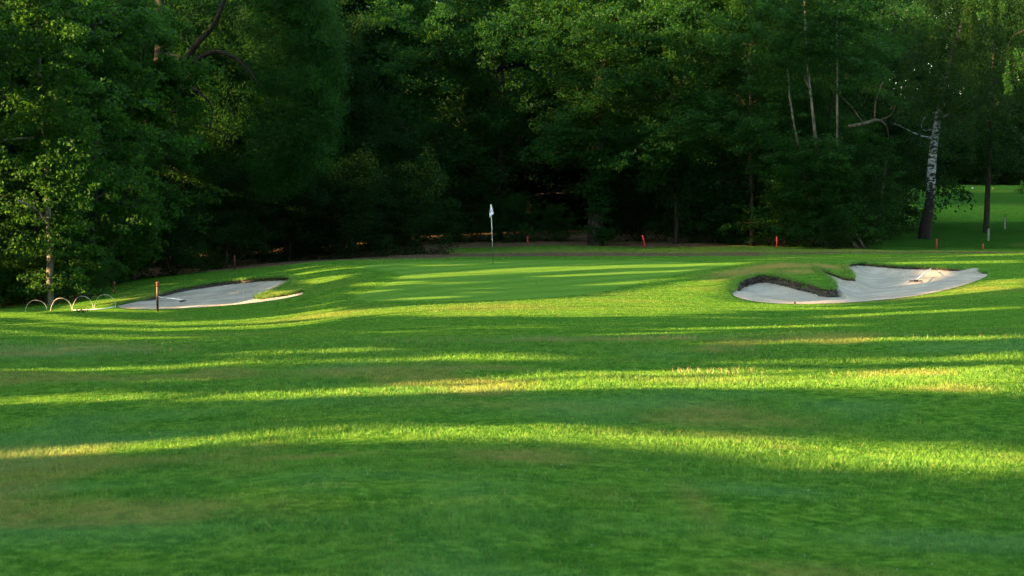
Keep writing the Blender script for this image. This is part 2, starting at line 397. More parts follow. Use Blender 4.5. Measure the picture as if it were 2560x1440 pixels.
BLUE = [(*ell(140,868,200,16), 1.0), (*ell(860,918,120,10), .7), (*ell(1400,1020,120,30), .4), (*ell(400,1330,220,60), .45), (*ell(800,1240,160,40), .4), (*ell(2060,745,1,1), 0), (*ell(1650,885,120,14), .5), (*ell(2200,1000,200,15), .3)]
def masks(x, y):
    gd, _, _ = poly_near(x, y, GREEN); gi = poly_in(x, y, GREEN)
    green = np.where(gi, sstep(0, .25, gd), 0)
    rim = np.exp(-((gd - .05) / .16) ** 2) * (x < -3.5)
    w_ = vnoise(x, y, 2.2, 11)
    dry = np.zeros(x.shape); blue = np.zeros(x.shape)
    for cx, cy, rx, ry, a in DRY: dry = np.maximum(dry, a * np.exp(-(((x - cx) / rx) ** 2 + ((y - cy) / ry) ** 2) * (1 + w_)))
    for cx, cy, rx, ry, a in BLUE: blue = np.maximum(blue, a * np.exp(-(((x - cx) / rx) ** 2 + ((y - cy) / ry) ** 2) * (1 + w_)))
    nearm = 1 - sstep(26, 30, y)
    dry = np.maximum(dry, nearm * .7 * sstep(.12, .40, vnoise(x, y, 2.6, 21) + .5 * vnoise(x, y, .8, 22)))
    dry = np.maximum(dry, .30 * sstep(.2, .5, vnoise(x, y, 4, 23)) * (1 - green))
    blue = np.maximum(blue, nearm * .6 * sstep(.15, .45, vnoise(x, y, 3.4, 25) + .4 * vnoise(x, y, .9, 26)))
    pxx = 1280 + F * x / np.maximum(y, 4)
    pc = 84.3 + .5 * vnoise(x, y, 5, 31)
    path = np.exp(-((y - pc) / np.where(pxx < 1900, 1.9, 1.0)) ** 2) * sstep(1080, 1180, pxx) * np.where(pxx < 1900, 1, .75)
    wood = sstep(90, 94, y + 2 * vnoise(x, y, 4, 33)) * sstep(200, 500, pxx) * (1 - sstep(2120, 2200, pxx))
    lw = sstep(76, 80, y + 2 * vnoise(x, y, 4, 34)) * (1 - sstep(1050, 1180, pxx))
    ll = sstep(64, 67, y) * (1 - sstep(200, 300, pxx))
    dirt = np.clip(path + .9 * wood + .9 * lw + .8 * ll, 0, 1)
    dry = np.maximum(dry, .6 * np.exp(-((y - 87) / 2) ** 2) * (pxx > 1100))
    return np.stack([green, dirt, dry * (1 - rim), blue * (1 - green)], -1), rim

# ------------------------------------------------------------------ ground sheet
def axis(parts):
    o = []
    for a, b, s in parts: o += list(np.arange(a, b, s))
    return np.array(o)
gx = axis([(-400,-100,30),(-100,-50,4),(-50,-26,.6),(-26,-18,.2),(-18,18.0,.09),(18.0,27,.2),(27,60,.8),(60,120,4),(120,430,30)])
gy = axis([(-120,-20,20),(-20,4,1.5),(4,12,.1),(12,40,.12),(40,70,.09),(70,100,.15),(100,140,.4),(140,220,1.2),(220,330,8),(330,700,40)])
X, Y = np.meshgrid(gx, gy); shp = X.shape
X = X.ravel(); Y = Y.ravel()
drop = np.zeros(X.shape)
for P, (bk, fr, dep, run) in zip(POLY, BUNK):
    xs = [p[0] for p in P]; ys = [p[1] for p in P]
    m = np.nonzero((X > min(xs) - 1) & (X < max(xs) + 1) & (Y > min(ys) - 1) & (Y < max(ys) + 1))[0]
    q, bx, by = poly_near(X[m], Y[m], P); ins = poly_in(X[m], Y[m], P)
    sn = q < .058
    X[m[sn]] = bx[sn]; Y[m[sn]] = by[sn]
    dd = np.where(ins & ~sn, 1.1, 0.)
    qb, _, _ = poly_near(X[m], Y[m], bk, False)
    lip = np.where(~ins, .07 * np.exp(-(qb / .5) ** 2), 0)
    drop[m] = np.maximum(drop[m], dd) - lip
ZZ = Z(X, Y) - drop
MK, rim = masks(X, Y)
ZZ -= .02 * rim
idx = np.arange(len(X)).reshape(shp)
FQ = np.stack([idx[:-1, :-1], idx[:-1, 1:], idx[1:, 1:], idx[1:, :-1]], -1).reshape(-1, 4)
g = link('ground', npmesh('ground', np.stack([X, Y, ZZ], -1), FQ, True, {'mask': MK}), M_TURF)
tag(g, kind='structure')

# ------------------------------------------------------------------ bunkers: sand sheet, earth lip
rng = np.random.default_rng(5)
def sandz(x, y, b):
    bk, fr, dep, run = b
    qf, _, _ = poly_near(x, y, fr, False); qb, _, _ = poly_near(x, y, bk, False)
    k = qf / (qf + qb + .05)
    return zbase(x, y) - dep * sstep(0, 1, np.clip(qf / run, 0, 1)) * (.35 + .65 * sstep(.1, .9, k)) + .02 * vnoise(x, y, .8, 41) + .008 + np.where(x > 9.3, .22, .08) * sstep(.9, 0, qb) * sstep(.3, 1.2, qf)
for bi, (b, P) in enumerate(zip(BUNK, POLY)):
    xs = [p[0] for p in P]; ys = [p[1] for p in P]
    ax_ = np.arange(min(xs) - .3, max(xs) + .3, .08); ay = np.arange(min(ys) - .3, max(ys) + .3, .08)
    x, y = np.meshgrid(ax_, ay); sh = x.shape; x = x.ravel(); y = y.ravel()
    ins = poly_in(x, y, P); q, bx, by = poly_near(x, y, P)
    keep = ins | (q < .09)
    out = ~ins & keep
    x = np.where(out, bx + (x - bx) * .25, x); y = np.where(out, by + (y - by) * .25, y)
    z = sandz(x, y, b)
    zt = Z(x, y) + .008
    qf, _, _ = poly_near(x, y, b[1], False)
    z = np.where(qf < .12, zt, z * sstep(.12, .6, qf) + zt * (1 - sstep(.12, .6, qf)))
    k = keep.reshape(sh); id_ = np.cumsum(keep) - 1; id_ = id_.reshape(sh)
    fm = k[:-1, :-1] & k[:-1, 1:] & k[1:, 1:] & k[1:, :-1]
    fq = np.stack([id_[:-1, :-1], id_[:-1, 1:], id_[1:, 1:], id_[1:, :-1]], -1)[fm]
    o = link('bunker_sand', npmesh('bunker_sand', np.stack([x, y, z], -1)[keep], fq, True), M_SAND)
    tag(o, kind='structure')
    # earth lip along the back edge: a ragged wall with depth
    bk = b[0]; V = []; Fc = []; s = 0; pts = []
    for i in range(len(bk) - 1):
        a0 = np.array(bk[i]); a1 = np.array(bk[i + 1]); n = max(1, int(np.linalg.norm(a1 - a0) / .06))
        for j in range(n): pts.append(a0 + (a1 - a0) * j / n)
    pts = np.array(pts); tan = np.gradient(pts, axis=0); tan /= np.linalg.norm(tan, axis=1)[:, None] + 1e-9
    nrm = np.stack([tan[:, 1], -tan[:, 0]], -1)
    tst = poly_in(pts[:, 0] + nrm[:, 0] * .05, pts[:, 1] + nrm[:, 1] * .05, P)
    if tst.mean() < .5: nrm = -nrm
    rows = 7; ztop = Z(pts[:, 0], pts[:, 1]) + .055
    inn = pts + nrm * .12
    zb = sandz(inn[:, 0], inn[:, 1], b) - .05
    qf, _, _ = poly_near(pts[:, 0], pts[:, 1], b[1], False)
    ztop = ztop - .06 * (1 - sstep(.1, 1.0, qf))
    for r in range(rows):
        f = r / (rows - 1)
        off = .012 + .08 * f + (.035 * rng.standard_normal(len(pts)) + .22 * f * vnoise(pts[:, 0], pts[:, 1], .5, 70 + r)) * (0 if r == 0 else 1)
        off *= sstep(.0, .8, qf)
        V.append(np.stack([pts[:, 0] + nrm[:, 0] * off, pts[:, 1] + nrm[:, 1] * off, ztop * (1 - f) + np.minimum(zb, ztop) * f + (.0 if r in (0,) else .012) * rng.standard_normal(len(pts))], -1))
    V = np.concatenate(V); n = len(pts); ii = np.arange(n - 1)
    Fc = np.concatenate([np.stack([r * n + ii, r * n + ii + 1, (r + 1) * n + ii + 1, (r + 1) * n + ii], -1) for r in range(rows - 1)])
    o = link('bunker_bank', npmesh('bunker_bank', V, Fc, False), M_LIP); tag(o, kind='structure')

# ------------------------------------------------------------------ grass blades (stuff)
def blades(name, pos, h, wdt, lean, mat, label, mk=None):
    n = len(pos); th = rng.uniform(0, 2 * math.pi, n); ph = rng.uniform(0, 2 * math.pi, n)
    u = np.stack([np.cos(th), np.sin(th), np.zeros(n)], -1) * (wdt * rng.uniform(.6, 1.3, n))[:, None]
    hh = h * rng.uniform(.5, 1.4, n)
    tip = np.stack([np.cos(ph) * hh * lean, np.sin(ph) * hh * lean, hh], -1)
    V = np.stack([pos - u, pos + u, pos + tip], 1).reshape(-1, 3)
    if mk is None: mk, _ = masks(pos[:, 0], pos[:, 1])
    me = npmesh(name, V, np.arange(3 * n).reshape(-1, 3), False, {'mask': np.repeat(mk, 3, 0)}, 3)
    o = link(name, me, mat); tag(o, label, 'grass', None, 'stuff'); return o
def scatter_cone(n, d0, d1, p=1.0, edge=.30):
    d = (rng.uniform(0, 1, n) * (d1 ** p - d0 ** p) + d0 ** p) ** (1 / p)
    x = rng.uniform(-edge, edge, n) * d
    return x, d
x, y = scatter_cone(520000, 7.5, 30, 1.25)
dens = .5 + vnoise(x, y, 1.3, 51) + .5 * vnoise(x, y, .3, 52)
k = rng.uniform(0, 1, len(x)) < dens + .45
k &= ~((y > 26) & (rng.uniform(0, 1, len(y)) > 1 - sstep(26, 30, y)))
x, y = x[k], y[k]
hgt = .012 + .028 * np.clip(.5 + vnoise(x, y, .9, 53) + .6 * vnoise(x, y, .22, 54), 0, 1.2)
pos = np.stack([x, y, Z(x, y) - .004], -1)
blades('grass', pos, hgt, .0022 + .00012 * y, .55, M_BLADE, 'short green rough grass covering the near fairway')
x, y = scatter_cone(150000, 30, 92, 1.4, .30)
MKb, _ = masks(x, y)
k = (MKb[:, 1] < .45) & (MKb[:, 0] < .1)
for P in POLY:
    k &= ~poly_in(x, y, P)
x, y, MKb = x[k], y[k], MKb[k]
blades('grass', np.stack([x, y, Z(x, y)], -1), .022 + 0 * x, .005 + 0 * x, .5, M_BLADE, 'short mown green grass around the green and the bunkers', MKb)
# overhanging fringe on the bunker lips
fx, fy, fh = [], [], []
for b, P in zip(BUNK, POLY):
    bk = np.array(b[0])
    for i in range(len(bk) - 1):
        n = int(np.linalg.norm(bk[i + 1] - bk[i]) * 620)
        t = rng.uniform(0, 1, n)[:, None]; q = bk[i] + (bk[i + 1] - bk[i]) * t + rng.normal(0, .05, (n, 2))
        fx += list(q[:, 0]); fy += list(q[:, 1])
fx = np.array(fx); fy = np.array(fy)
blades('grass', np.stack([fx, fy, Z(fx, fy) + .045], -1), (.085 + 0 * fx), .007 + 0 * fx, 1.0, M_BLADE, 'longer green grass fringe along the bunker lips')
# tall seed stalks
def pxpatch(L):
    X_, Y_ = [], []
    for (x0, x1, y0, y1, n) in L:
        for _ in range(n):
            p = ground(random.uniform(x0, x1), random.uniform(y0, y1), 8, 60); X_.append(p.x); Y_.append(p.y)
    return np.array(X_), np.array(Y_)
random.seed(3)
x, y = pxpatch([(1740,1895,870,884,130),(1680,1890,912,928,170),(1640,1740,845,850,160),(1280,1640,847,856,420),(2100,2560,838,850,110),(900,1280,855,870,150),(600,1700,1150,1400,12),(0,500,850,880,400),(1900,2500,925,935,60),(0,900,1000,1110,15)])
o = blades('seed_stalks', np.stack([x, y, Z(x, y)], -1), .06 + .04 * vnoise(x, y, 1, 5), .004 + 0 * x, .35, plain('dry_straw', (.22, .19, .09), .8, .1, .3, 3), 'pale dry seed stalks standing in the rough grass')
# small pale specks: clover heads and fallen leaves
def specks(name, x, y, s, mat, label, cat):
    n = len(x); s = s * rng.uniform(.6, 1.3, n); th = rng.uniform(0, 6.28, n)
    c = np.stack([x, y, Z(x, y) + .02], -1)
    u = np.stack([np.cos(th), np.sin(th), rng.uniform(-.5, .5, n)], -1) * s[:, None]; v = np.stack([-np.sin(th), np.cos(th), rng.uniform(0, .9, n)], -1) * s[:, None] * .7
    V = np.stack([c - u, c + v, c + u, c - v], 1).reshape(-1, 3)
    o = link(name, npmesh(name, V, np.arange(4 * n).reshape(-1, 4)), mat); tag(o, label, cat, None, 'stuff')
x, y = scatter_cone(420, 8, 30, 1.4, .29)
k = vnoise(x, y, 1.5, 61) > .02; specks('clover_flowers', x[k], y[k], .0065, M_TUBE, 'tiny pale clover heads dotted in the near grass', 'flowers')
x, y = scatter_cone(500, 28, 90, 1.5, .29)
specks('fallen_leaves', x, y, .018, plain('dead_leaf', (.20, .13, .05), .8, .1, .4), 'scattered small brown fallen leaves on the mown grass', 'leaves')

# ------------------------------------------------------------------ trees
def leafmesh(name, C, size, aspect, seed, up=.35, droop=0.):
    r = np.random.default_rng(seed); n = len(C)
    nv = r.normal(0, 1, (n, 3)); nv[:, 2] += up * 2; nv /= np.linalg.norm(nv, axis=1)[:, None]
    u = r.normal(0, 1, (n, 3)); u[:, 2] -= droop
    u -= nv * (u * nv).sum(1)[:, None]; u /= np.linalg.norm(u, axis=1)[:, None] + 1e-9
    v = np.cross(nv, u); s = size * r.uniform(.6, 1.35, n)
    u = u * s[:, None] * .5; v = v * (s * aspect * .5)[:, None]
    V = np.stack([C - u, C + v - u * .1, C + u, C - v - u * .1], 1).reshape(-1, 3)
    return npmesh(name, V, np.arange(4 * n).reshape(-1, 4))
def wander(p, d, L, n, r, bend=.25, rise=0.):
    pts = [p.copy()]; d = d.normalized()
    for i in range(n):
        d = (d + Vector((r.uniform(-bend, bend), r.uniform(-bend, bend), r.uniform(-bend, bend) + rise))).normalized()
        p = p + d * (L / n); pts.append(p.copy())
    return pts
def spray_pts(c, d, r, n, rad, flat, gr):
    """a leafy spray: flattened disc of leaf centres, dipping outward"""
    q = gr.normal(0, 1, (n, 3)); q /= np.linalg.norm(q, axis=1)[:, None]; q *= (gr.uniform(0, 1, n) ** .45 * rad)[:, None]
    q[:, 2] *= flat
    t = np.array([d.x, d.y, 0]); q[:, 2] -= .35 * (q @ t)
    return q + np.array(c)
def make_tree(name, seed, H, R, h0, kind, nl=20, lps=75, rad=.6, flat=.35, leaf=.13, aspect=.5, bark=None, tr=.16, shape='round', sub=5, droop=0., keep=None, rise=.06, path=None, elev=(.1, .8)):
    r = random.Random(seed); gr = np.random.default_rng(seed); mb = MB(); C = []
    tp = path or wander(Vector((0, 0, -.3)), Vector((0, 0, 1)), H * .9, 9, r, .07, .05)
    m = len(tp); mb.tube(tp, [tr * (1.25 if i == 0 else 1) * (1 - .88 * i / (m - 1)) for i in range(m)], 9)
    def on(f):
        g_ = f * (m - 1); i = min(int(g_), m - 2); return tp[i].lerp(tp[i + 1], g_ - i)
    for i in range(nl):
        f = (h0 / H) + (1 - h0 / H) * (i + r.random()) / nl * .97
        if shape == 'round': pf = math.sin(math.pi * min(1, .18 + .80 * (f - h0 / H) / (1 - h0 / H))) ** .6
        elif shape == 'dome': pf = math.sqrt(max(.05, 1 - ((f - h0 / H) / (1 - h0 / H)) ** 2))
        else: pf = .75 + .25 * math.sin(f * 7)
        a = i * 2.39996 + r.uniform(-.5, .5); e = r.uniform(*elev)
        L = R * pf * r.uniform(.7, 1.1); d = Vector((math.cos(a) * math.cos(e), math.sin(a) * math.cos(e), math.sin(e)))
        p0 = on(min(f, .98)); lp = wander(p0, d, L, 5, r, .22, rise - droop * .1)
        r0 = tr * .42 * (1 - .6 * f)
        mb.tube(lp, [r0 * (1 - .85 * j / 5) for j in range(6)], 6, False)
        for s_ in range(sub):
            g_ = .08 + .92 * (s_ + r.random()) / sub; k_ = min(int(g_ * 5), 4); q0 = lp[k_].lerp(lp[k_ + 1], g_ * 5 - k_)
            dd = (d + Vector((r.uniform(-1, 1), r.uniform(-1, 1), r.uniform(-.6, .6) - droop))).normalized()
            sp_ = wander(q0, dd, L * r.uniform(.22, .42), 3, r, .3, -droop * .3)
            mb.tube(sp_, [r0 * .32, r0 * .24, r0 * .15, r0 * .06], 4, False)
            for c in (sp_[1], sp_[2], sp_[3], sp_[3] + dd * .3):
                cc = Vector(c) + Vector((r.uniform(-.25, .25), r.uniform(-.25, .25), r.uniform(-.2, .2)))
                C.append(spray_pts(cc, dd, 0, int(lps * r.uniform(.5, 1.4)), rad * r.uniform(.6, 1.25), flat, gr))
    C = np.concatenate(C)
    if keep is not None: C = C[keep(C)]
    return mb.mesh(name + '_trunk'), leafmesh(name + '_crown', C, leaf, aspect, seed + 1, droop=droop)
PROTO = {}
def proto(key, **kw):
    kind = kw['kind']; bark = kw.pop('bark_m', M_BARK)
    t, c = make_tree(key, **kw); t.materials.append(bark); c.materials.append(M_LEAF[kind]); PROTO[key] = (t, c)
proto('ash_a', seed=11, H=17, R=4.6, h0=2.6, kind='ash', nl=34, sub=4, lps=110, rad=.95, flat=.42, leaf=.17, droop=.18, elev=(.35, 1.15), tr=.13, aspect=.42)
proto('ash_b', seed=12, H=15, R=4.4, h0=2.2, kind='ash', nl=32, sub=4, lps=110, rad=1.05, flat=.38, leaf=.17, elev=(.15, .95), tr=.13, aspect=.42, droop=.35)
proto('ash_c', seed=13, H=19, R=5.0, h0=3.5, kind='ash', nl=34, sub=4, lps=110, rad=.95, flat=.42, leaf=.17, droop=.18, elev=(.35, 1.15), tr=.13, aspect=.42)
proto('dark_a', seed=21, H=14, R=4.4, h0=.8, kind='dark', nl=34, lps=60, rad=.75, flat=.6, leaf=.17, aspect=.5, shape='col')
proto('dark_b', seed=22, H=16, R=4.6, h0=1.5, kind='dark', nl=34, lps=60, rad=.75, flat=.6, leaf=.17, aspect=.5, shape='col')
proto('bush_a', seed=31, H=4.6, R=2.5, h0=.1, kind='dark', nl=22, lps=60, rad=.42, flat=.6, leaf=.09, aspect=.55, shape='dome', tr=.06)
proto('bush_b', seed=32, H=3.4, R=2.2, h0=.1, kind='ash', nl=20, lps=60, rad=.38, flat=.5, leaf=.09, aspect=.5, shape='dome', tr=.05)
proto('broad_a', seed=41, H=13, R=3.8, h0=.8, kind='broad', nl=34, lps=70, rad=.5, flat=.45, leaf=.125, aspect=.75, shape='col', tr=.14, droop=.2, bark_m=M_BARK)
proto('broad_b', seed=42, H=11, R=3.4, h0=.3, kind='broad', nl=32, lps=70, rad=.5, flat=.45, leaf=.125, aspect=.75, shape='col', tr=.12, droop=.35)
proto('sapling', seed=51, H=2.2, R=.9, h0=.1, kind='ash', nl=14, lps=45, rad=.22, flat=.6, leaf=.07, aspect=.4, shape='dome', tr=.02)

def place(key, name, cat, px, d, label, rz=0, s=1., group=None, sink=0., py=None):
    x = (px - 1280) / F * d; e = empty(name, (x, d, Zs(x, d) - sink), rz, s); tag(e, label, cat, group)
    t, c = PROTO[key]
    link('trunk', t, None, e); link('crown', c, None, e); return e
R_ = random.Random(77)
G1 = 'trees of the woodland edge behind the green'
front = [
    ('ash_b', 1010, 96, 1.0, 'leafy tree behind the left half of the green, left of the flag'),
    ('ash_a', 1250, 99, 1.0, 'tall feathery tree right behind the white flag'),
    ('ash_c', 1480, 97, .95, 'sunlit feathery tree above the thick ivy trunk right of the flag'),
    ('ash_b', 1690, 94, 1.0, 'dark green tree between the leaning red stake and the ivy trunk'),
    ('ash_a', 1880, 93, .9, 'feathery tree behind the red stake at the right bunker'),
    ('ash_c', 2060, 95, .85, 'wide feathery tree overhanging the round bush left of the birch'),
]
for k_, px, d, s, lab in front: place(k_, 'tree', 'tree', px, d, lab, R_.uniform(0, 6), s, G1)
for i, px in enumerate(range(-300, 2200, 210)):
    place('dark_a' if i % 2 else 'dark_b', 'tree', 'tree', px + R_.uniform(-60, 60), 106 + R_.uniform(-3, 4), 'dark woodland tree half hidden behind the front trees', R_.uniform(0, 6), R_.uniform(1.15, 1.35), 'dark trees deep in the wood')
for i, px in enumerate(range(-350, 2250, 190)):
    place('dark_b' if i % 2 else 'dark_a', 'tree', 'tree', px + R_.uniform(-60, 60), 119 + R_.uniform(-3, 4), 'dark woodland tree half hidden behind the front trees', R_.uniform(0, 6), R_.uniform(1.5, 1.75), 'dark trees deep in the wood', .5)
for i, px in enumerate(range(2020, 2900, 75)):
    place('dark_a' if i % 2 else 'dark_b', 'tree', 'tree', px + R_.uniform(-20, 20), 200 + R_.uniform(-4, 8), 'far dark tree beyond the rising fairway', R_.uniform(0, 6), R_.uniform(1.8, 2.2), 'far trees beyond the fairway')
for i, px in enumerate(range(1980, 2800, 55)):
    place('bush_a', 'bush', 'bush', px, 190 + R_.uniform(-3, 3), 'far dark bush at the foot of the trees beyond the fairway', R_.uniform(0, 6), R_.uniform(1.3, 1.9), 'far bushes beyond the fairway', 1.6)
for row, (d0, st, sc_) in enumerate(((103, 95, 1.15), (113, 90, 1.6), (127, 90, 2.1))):
    for i, px in enumerate(range(-420, 2230, st)):
        if row == 0 and 1080 < px < 1700: continue
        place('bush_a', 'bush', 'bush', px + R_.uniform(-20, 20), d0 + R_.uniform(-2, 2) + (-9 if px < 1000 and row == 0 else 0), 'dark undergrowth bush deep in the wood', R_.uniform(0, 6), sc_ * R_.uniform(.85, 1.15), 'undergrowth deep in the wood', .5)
for i, px in enumerate(range(2000, 2800, 50)):
    place('bush_a', 'bush', 'bush', px, 207 + R_.uniform(-3, 3), 'far dark bush at the foot of the trees beyond the fairway', R_.uniform(0, 6), R_.uniform(2.0, 2.6), 'far bushes beyond the fairway', 2.2)
# wood that closes the hole off to the right, behind the camera and behind the wood (outside the frame)
GS = 'trees outside the frame closing the clearing'
for i in range(15):
    place('dark_b' if i % 2 else 'ash_a', 'tree', 'tree', 0, 50, 'tall tree outside the right edge closing the clearing', R_.uniform(0, 6), 1.35, GS).location = (31 + R_.uniform(-2, 3) + max(0, i * 7 - 58) * .35, -34 + i * 7.2, -.3)
for i in range(14):
    place('dark_a' if i % 2 else 'dark_b', 'tree', 'tree', 0, 50, 'tall tree outside the right edge closing the clearing', R_.uniform(0, 6), 1.5, GS).location = (36 + i * 2.6, 74 + i * 9, .4 + i * .4)
for i in range(9):
    place('dark_a' if i % 2 else 'ash_c', 'tree', 'tree', 0, 50, 'tall tree behind the camera closing the clearing', R_.uniform(0, 6), 1.3, GS).location = (-24 + i * 6.5, -38 + R_.uniform(-3, 3), -.3)
for i in range(16):
    place('dark_a' if i % 2 else 'dark_b', 'tree', 'tree', 0, 50, 'woodland tree out of sight behind the wood', R_.uniform(0, 6), 1.5, 'trees out of sight behind the wood').location = (4 + (i % 2) * 6 + (i // 2) * .8 + R_.uniform(-1, 1), 138 + (i // 2) * 7, 2.5)
# left dark group below the big crown
for px, d, k_, s, lab in [(470, 84, 'dark_a', .9, 'dark tree in deep shade behind the left bunker'), (660, 88, 'dark_b', .85, 'dark tree in deep shade right of the left bunker'),
                          (850, 89, 'dark_a', .8, 'dark tree at the left end of the green'), (1000, 90, 'dark_b', .42, 'rounded dark tree beside the left edge of the path')]:
    place(k_, 'tree', 'tree', px, d, lab, R_.uniform(0, 6), s, G1)
for px, d, k_, s, lab in [(420, 76, 'bush_a', .8, 'dark bush under the big limb behind the left bunker'), (560, 80, 'bush_a', 1.0, 'dark bush behind the thin dark stake'), (720, 84, 'bush_a', 1.0, 'dark bush left of the green edge'),
                          (880, 84, 'bush_a', 1.1, 'dark bush behind the left rim of the green'), (1040, 86, 'bush_a', 1.05, 'dark bush at the start of the bare path'), 
                          (2090, 92, 'bush_a', 1.25, 'large round dark bush left of the birch'), (2092, 88.2, 'bush_a', .42, 'small dark bush at the feet of the slender pale trunks'), (1960, 92.5, 'bush_b', 1.3, 'green bush behind the red stake near the bunker mound'), (2130, 94, 'bush_a', .8, 'low dark bush at the right end of the wood'),
                          (1780, 95, 'bush_b', 1.35, 'pale green bush between the leaning stake and the upright stake'), (1600, 98, 'bush_a', .8, 'dark bush behind the leaning red stake'), (1390, 97, 'bush_b', .6, 'small bush left of the thick ivy trunk'),
                          (1180, 98, 'bush_b', 1.0, 'pale leafy bush left of the flag'), (1290, 97, 'bush_b', .8, 'leafy bush just right of the flag'), (1850, 94, 'bush_a', .7, 'dark low bush beside the pale bush')]:
    place(k_, 'bush', 'bush', px, d, lab, R_.uniform(0, 6), s, 'bushes along the wood edge', .35 * s)
for px, d, s in ((120, 90, 1.25), (300, 93, 1.3), (440, 95, 1.3), (560, 92, 1.2), (740, 96, 1.3), (880, 99, 1.35)):
    place('dark_a', 'tree', 'tree', px, d, 'dark woodland tree half hidden behind the front trees', R_.uniform(0, 6), s, 'dark trees deep in the wood')
# left cluster of broad-leaved trees
for px, d, k_, s, lab in [(-90, 66, 'broad_a', .95, 'broad-leaved tree at the left edge of the picture'), (30, 70, 'broad_b', 1.15, 'broad-leaved tree behind the pale trunk at the left'),
                          (230, 69, 'broad_a', .95, 'broad-leaved tree hanging down behind the two small red stakes'), (330, 75, 'broad_b', 1.1, 'broad-leaved tree left of the big dark limb'),
                          (-260, 72, 'broad_b', 1.2, 'broad-leaved tree just outside the left edge')]:
    place(k_, 'tree', 'tree', px, d, lab, R_.uniform(0, 6), s, 'broad-leaved trees at the left')
for px, d, s, lab in [(-30, 64, .5, 'leafy bush at the lower left corner of the wood'), (225, 67, .55, 'leafy bush behind the white hoops'), (60, 66, .6, 'leafy bush left of the pale trunk')]:
    place('bush_b', 'bush', 'bush', px, d, lab, R_.uniform(0, 6), s, 'bushes along the wood edge', .35 * s)

def tree_at(name, label, base, trunk_pts, radii, branches, bark, group=None, extra=None, cat='tree'):
    """a tree whose trunk and limbs follow given world points; base is its foot"""
    e = empty(name, base); tag(e, label, cat, group); mb = MB()
    mb.tube(trunk_pts, radii, 12)
    for bp, br in branches: mb.tube(bp, br, 8, False)
    link('trunk', mb.mesh('trunk', off=Vector(base)), bark, e); return e
def smoothp(P, n=2):
    P = [Vector(p) for p in P]
    for _ in range(n):
        Q = [P[0]]
        for a, b in zip(P, P[1:]): Q += [a.lerp(b, .25), a.lerp(b, .75)]
        Q.append(P[-1]); P = Q
    return P
def lin(a, b, n): return [a + (b - a) * i / (n - 1) for i in range(n)]
def crown_on(e, base, spots, kind, seed, leaf, aspect, lps, rad, flat, droop=0., carve=None):
    gr = np.random.default_rng(seed); r = random.Random(seed); C = []
    for c in spots: C.append(spray_pts(c, Vector((r.uniform(-1, 1), r.uniform(-1, 1), 0)), 0, int(lps * r.uniform(.5, 1.4)), rad * r.uniform(.6, 1.3), flat, gr))
    C = np.concatenate(C)
    if carve is not None: C = C[carve(C)]
    link('crown', leafmesh('crown', C - np.array(base), leaf, aspect, seed, droop=droop), M_LEAF[kind], e)

# big narrow-leaved tree with the dark limb
D2 = 79
b = Vector(((330 - 1280) / F * D2, D2, 0)); b.z = Zs(b.x, b.y) - .2
tp = smoothp([b, at(335, 560, D2), at(350, 400, D2), at(380, 250, D2), at(400, 140, D2), at(400, -40, D2), at(380, -300, D2)])
la = smoothp([at(400, 150, D2), at(415, 138, D2), at(447, 146, D2 - .5), at(470, 156, D2 - 1), at(497, 147, D2 - 1.2), at(524, 129, D2 - 1.4), at(566, 131, D2 - 1.6), at(610, 160, D2 - 1.8), at(650, 215, D2 - 2)])
lb = smoothp([at(466, 150, D2 - 1), at(487, 114, D2 - 1.2), at(520, 81, D2 - 1.4), at(540, 55, D2 - 1.5), at(560, 0, D2 - 1.6), at(600, -90, D2 - 1.7)])
lc = smoothp([at(455, 160, D2 - .9), at(477, 202, D2 - 1.3), at(497, 232, D2 - 1.5), at(527, 255, D2 - 1.6), at(531, 292, D2 - 1.7), at(522, 330, D2 - 1.8)])
ld = smoothp([at(400, 300, D2), at(440, 272, D2 - .8), at(470, 300, D2 - 1.2), at(520, 318, D2 - 1.5), at(580, 340, D2 - 1.8)])
le = smoothp([at(300, 60, D2), at(270, 55, D2 - 1), at(245, 60, D2 - 2)])
e = tree_at('tree', 'huge dark tree with the thick forked limb at upper left', b, tp, lin(.32, .12, len(tp)),
            [(la, lin(.17, .05, len(la))), (lb, lin(.15, .06, len(lb))), (lc, lin(.07, .02, len(lc))), (ld, lin(.05, .02, len(ld))), (le, lin(.06, .03, len(le)))], M_BLK, 'broad-leaved trees at the left')
r = random.Random(9); spots = []
for _ in range(1500):
    q = r.random()
    if q < .62:   # dome hanging to the right, thin shell of foliage behind the limb
        a = r.uniform(-1.35, 1.5); rr = r.uniform(.72, 1.0)
        cx, cy = 560, 260
        px = cx + 285 * rr * math.cos(a * .9) + r.uniform(-20, 20); py = cy - 300 * rr * math.sin(a) + r.uniform(-20, 20) - 60
        dd = D2 - r.uniform(-2.5, 2.2) * (1.1 - abs(px - 560) / 400)
    else:
        px = r.uniform(330, 760); py = r.uniform(-260, 480); dd = D2 + r.uniform(.6, 3.2)
    if 395 < px < 650 and 30 < py < 345: dd = max(dd, D2 + .5)
    spots.append(at(px, py, dd))
for _ in range(420):
    px = r.uniform(620, 835); py = r.uniform(-80, 420); spots.append(at(px, py, D2 - r.uniform(-1, 2.6)))
crown_on(e, b, spots, 'willow', 91, .15, .22, 95, .62, .7, droop=.8)

